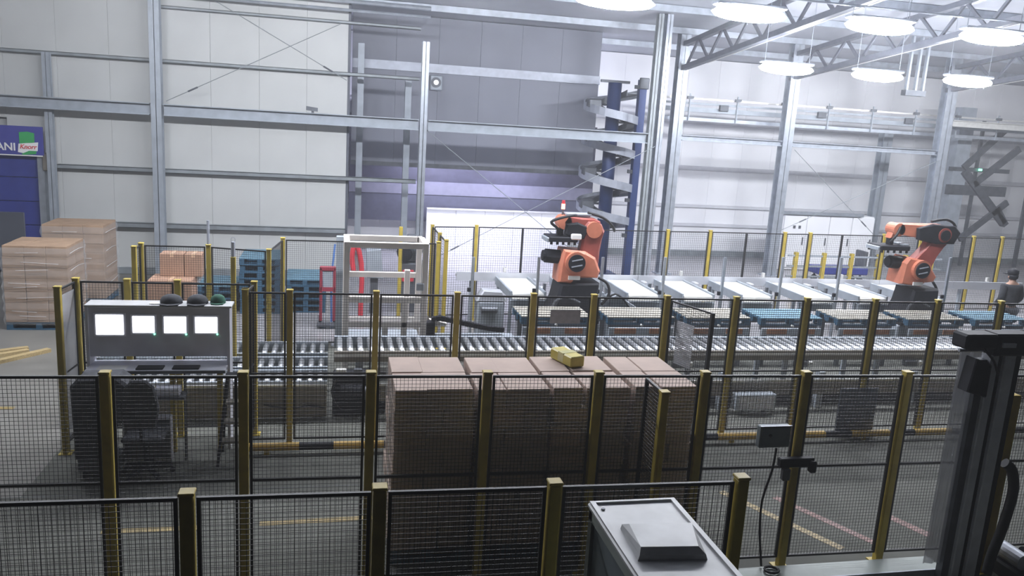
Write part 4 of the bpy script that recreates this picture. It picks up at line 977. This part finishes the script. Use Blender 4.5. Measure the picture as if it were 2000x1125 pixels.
box(6.62,7.2,5.95,6.3,0,.16,b=.02).build('pump_base',BLACK,t); MB().cyl((6.72,6.0,.24),(6.72,6.3,.24),.085,16).build('silver_cylinder',ALU,t); MB().cyl((6.85,6.15,.25),(7.2,6.15,.25),.07,14).build('motor',BLACK,t)

# ------------------------------------------------------------------ grey machine in the foreground
t = thing('grey_machine','grey machine cabinet with domed cover at the bottom edge','machine',(1.8,3.8,0))
mx0, mx1, my0, my1, mz = 1.52, 2.06, 3.25, 4.25, 2.0
MB().box(mx0,mx0+.06,my0,my0+.06,0,mz-.03).box(mx1-.06,mx1,my0,my0+.06,0,mz-.03).box(mx0,mx0+.06,my1-.06,my1,0,mz-.03).box(mx1-.06,mx1,my1-.06,my1,0,mz-.03).build('corner_post',MACHSIDE,t)
MB().box(mx0,mx1,my0,my1,mz-.10,mz-.03,b=.006).build('upper_frame',MACHSIDE,t)
MB().box(mx0+.02,mx0+.03,my0+.06,my1-.06,.1,mz-.1).build('side_panel',BOXGREY,t); MB().box(mx1-.03,mx1-.02,my0+.06,my1-.06,.1,mz-.1).build('side_panel',BOXGREY,t); MB().box(mx0+.06,mx1-.06,my1-.03,my1-.02,.1,mz-.1).build('rear_panel',BOXGREY,t)
MB().box(mx0-.01,mx1+.01,my0,my1+.01,mz-.03,mz,b=.008).build('top_plate',MACHTOP,t)
MB().box(mx0+.0,mx0+.03,my0,my1,mz,mz+.012).build('edge_strip',MACHTOP,t); MB().box(mx1-.03,mx1,my0,my1,mz,mz+.012).build('edge_strip',MACHTOP,t); MB().box(mx0+.03,mx1-.03,my1-.02,my1,mz,mz+.012).build('edge_strip',MACHTOP,t)
cv = MB(); q = [(1.575,3.59,mz),(1.955,3.56,mz),(2.0,3.90,mz),(1.60,3.93,mz),(1.60,3.625,mz+.06),(1.915,3.60,mz+.06),(1.99,3.85,mz+.06),(1.625,3.87,mz+.06),(1.585,3.595,mz+.03),(1.945,3.565,mz+.03),(1.998,3.895,mz+.03),(1.605,3.925,mz+.03)]
cv.add(q,[(3,2,1,0),(4,5,6,7)]+[(i,(i+1)%4,8+(i+1)%4,8+i) for i in range(4)]+[(8+i,8+(i+1)%4,4+(i+1)%4,4+i) for i in range(4)])
cv.build('domed_cover',MACHTOP,t)
MB().cyl((1.575,4.16,mz),(1.575,4.16,mz+.008),.012,10).build('screw',DARKSTEEL,t)

# ================================================================== PERSON at the far right
def skin(name, pts, edges, radii, m, parent, lvl=2):
    off = OFF[parent.name]; me = bpy.data.meshes.new(name); me.from_pydata([tuple(Vector(p)-off) for p in pts], edges, []); me.materials.append(m)
    o = link(bpy.data.objects.new(name, me)); o.parent = parent; OFF[o.name] = off
    md = o.modifiers.new('skin','SKIN'); md.use_smooth_shade = True
    for i, r in enumerate(radii):
        sv = me.skin_vertices[0].data[i]; sv.radius = (r, r) if not isinstance(r, tuple) else r; sv.use_root = (i == 0)
    sb = o.modifiers.new('sub','SUBSURF'); sb.levels = lvl; sb.render_levels = lvl
    return o
px_, py_ = 14.33, 14.42
pe = thing('person','person in dark jacket and cap seen from behind at right edge','person',(px_,py_,0))
B = [(0,0,.92),(0,0,1.12),(0,.01,1.32),(0,.0,1.44),(0,-.01,1.52),(0,-.03,1.60),(0,-.03,1.68),   # pelvis..head 0-6
     (-.19,.0,1.40),(-.25,.03,1.14),(-.20,-.16,.95),(-.17,-.22,.93),                    # left arm 7-10
     (.19,.0,1.40),(.27,.02,1.14),(.22,-.14,.95),(.20,-.2,.93),                       # right arm 11-14
     (-.10,0,.86),(-.11,-.02,.48),(-.12,.02,.08),(-.12,-.14,.04),                       # left leg 15-18
     (.10,0,.86),(.11,-.02,.48),(.12,.02,.08),(.12,-.14,.04)]
ED = [(0,1),(1,2),(2,3),(3,4),(4,5),(5,6),(3,7),(7,8),(8,9),(9,10),(3,11),(11,12),(12,13),(13,14),(0,15),(15,16),(16,17),(17,18),(0,19),(19,20),(20,21),(21,22)]
RA = [(.15,.10),(.14,.09),(.16,.1),(.09,.08),.055,(.075,.09),(.07,.085),.055,.042,.032,.03,.055,.042,.032,.03,.085,.06,.045,.04,.085,.06,.045,.04]
P = [(px_+a, py_+(-b), c*.985) for a,b,c in B]     # facing away from the camera
body = skin('body',P,ED,RA,SKIN,pe)
for (hx,hy,hz,s) in ((P[10][0],P[10][1],P[10][2],1),(P[14][0],P[14][1],P[14][2],-1)):
    fp = [(hx,hy,hz)]; fe = []; frd = [.022]
    for k in range(4):
        ox_ = (-.027+.018*k); ln = (.07,.08,.078,.06)[k]
        fp += [(hx+ox_,hy+.05,hz-.005),(hx+ox_,hy+.05+ln*.55,hz-.02),(hx+ox_,hy+.05+ln*.8,hz-.05)]; j = 1+3*k; fe += [(0,j),(j,j+1),(j+1,j+2)]; frd += [.0095,.009,.008]
    fp += [(hx+.035*s,hy+.02,hz),(hx+.05*s,hy+.05,hz-.02)]; j = 13; fe += [(0,j),(j,j+1)]; frd += [.011,.009]
    skin('hand',fp,fe,frd,SKIN,pe,1)
JK = [0,1,2,3,7,8,9,11,12,13]; mp_ = {v:i for i,v in enumerate(JK)}
skin('jacket',[P[i] for i in JK],[(mp_[a],mp_[b]) for a,b in ED if a in mp_ and b in mp_],[(.19,.14),(.18,.13),(.20,.14),(.12,.10),.085,.065,.05,.085,.065,.05],FABRIC,pe)
TR = [0,15,16,17,19,20,21]; mp_ = {v:i for i,v in enumerate(TR)}
skin('trousers',[P[i] for i in TR],[(mp_[a],mp_[b]) for a,b in ED if a in mp_ and b in mp_],[(.17,.12),.1,.075,.06,.1,.075,.06],DARKSTEEL,pe)
hd = P[6]
MB().lathe((hd[0],hd[1],hd[2]-.03),[(.105,0),(.112,.05),(.10,.10),(.06,.135),(.01,.145)],18).prism([(hd[0]-.10,hd[1]+.05),(hd[0]-.08,hd[1]+.19),(hd[0]+.08,hd[1]+.19),(hd[0]+.1,hd[1]+.05)],hd[2]-.03,hd[2]-.015,'z').build('cap',BLACK,pe,smooth=True)
MB().lathe((hd[0],hd[1]-.012,hd[2]-.11),[(.07,-.02),(.098,.02),(.104,.085)],14).build('hair',BLACK,pe,smooth=True)
# face (turned away from the camera)
MB().cyl((hd[0],hd[1]+.085,hd[2]-.05),(hd[0],hd[1]+.125,hd[2]-.065),.014,8,.008).build('nose',SKIN,pe)
for s in (-1,1):
    MB().lathe((hd[0]+s*.035,hd[1]+.088,hd[2]-.042),[(.004,-.01),(.012,0),(.004,.01)],8).build('eye',PAPER,pe)
    MB().lathe((hd[0]+s*.098,hd[1],hd[2]-.075),[(.006,-.03),(.016,0),(.006,.03)],8).build('ear',SKIN,pe)
MB().box(hd[0]-.025,hd[0]+.025,hd[1]+.08,hd[1]+.092,hd[2]-.105,hd[2]-.098,b=.002).build('mouth',REDLOGO,pe)
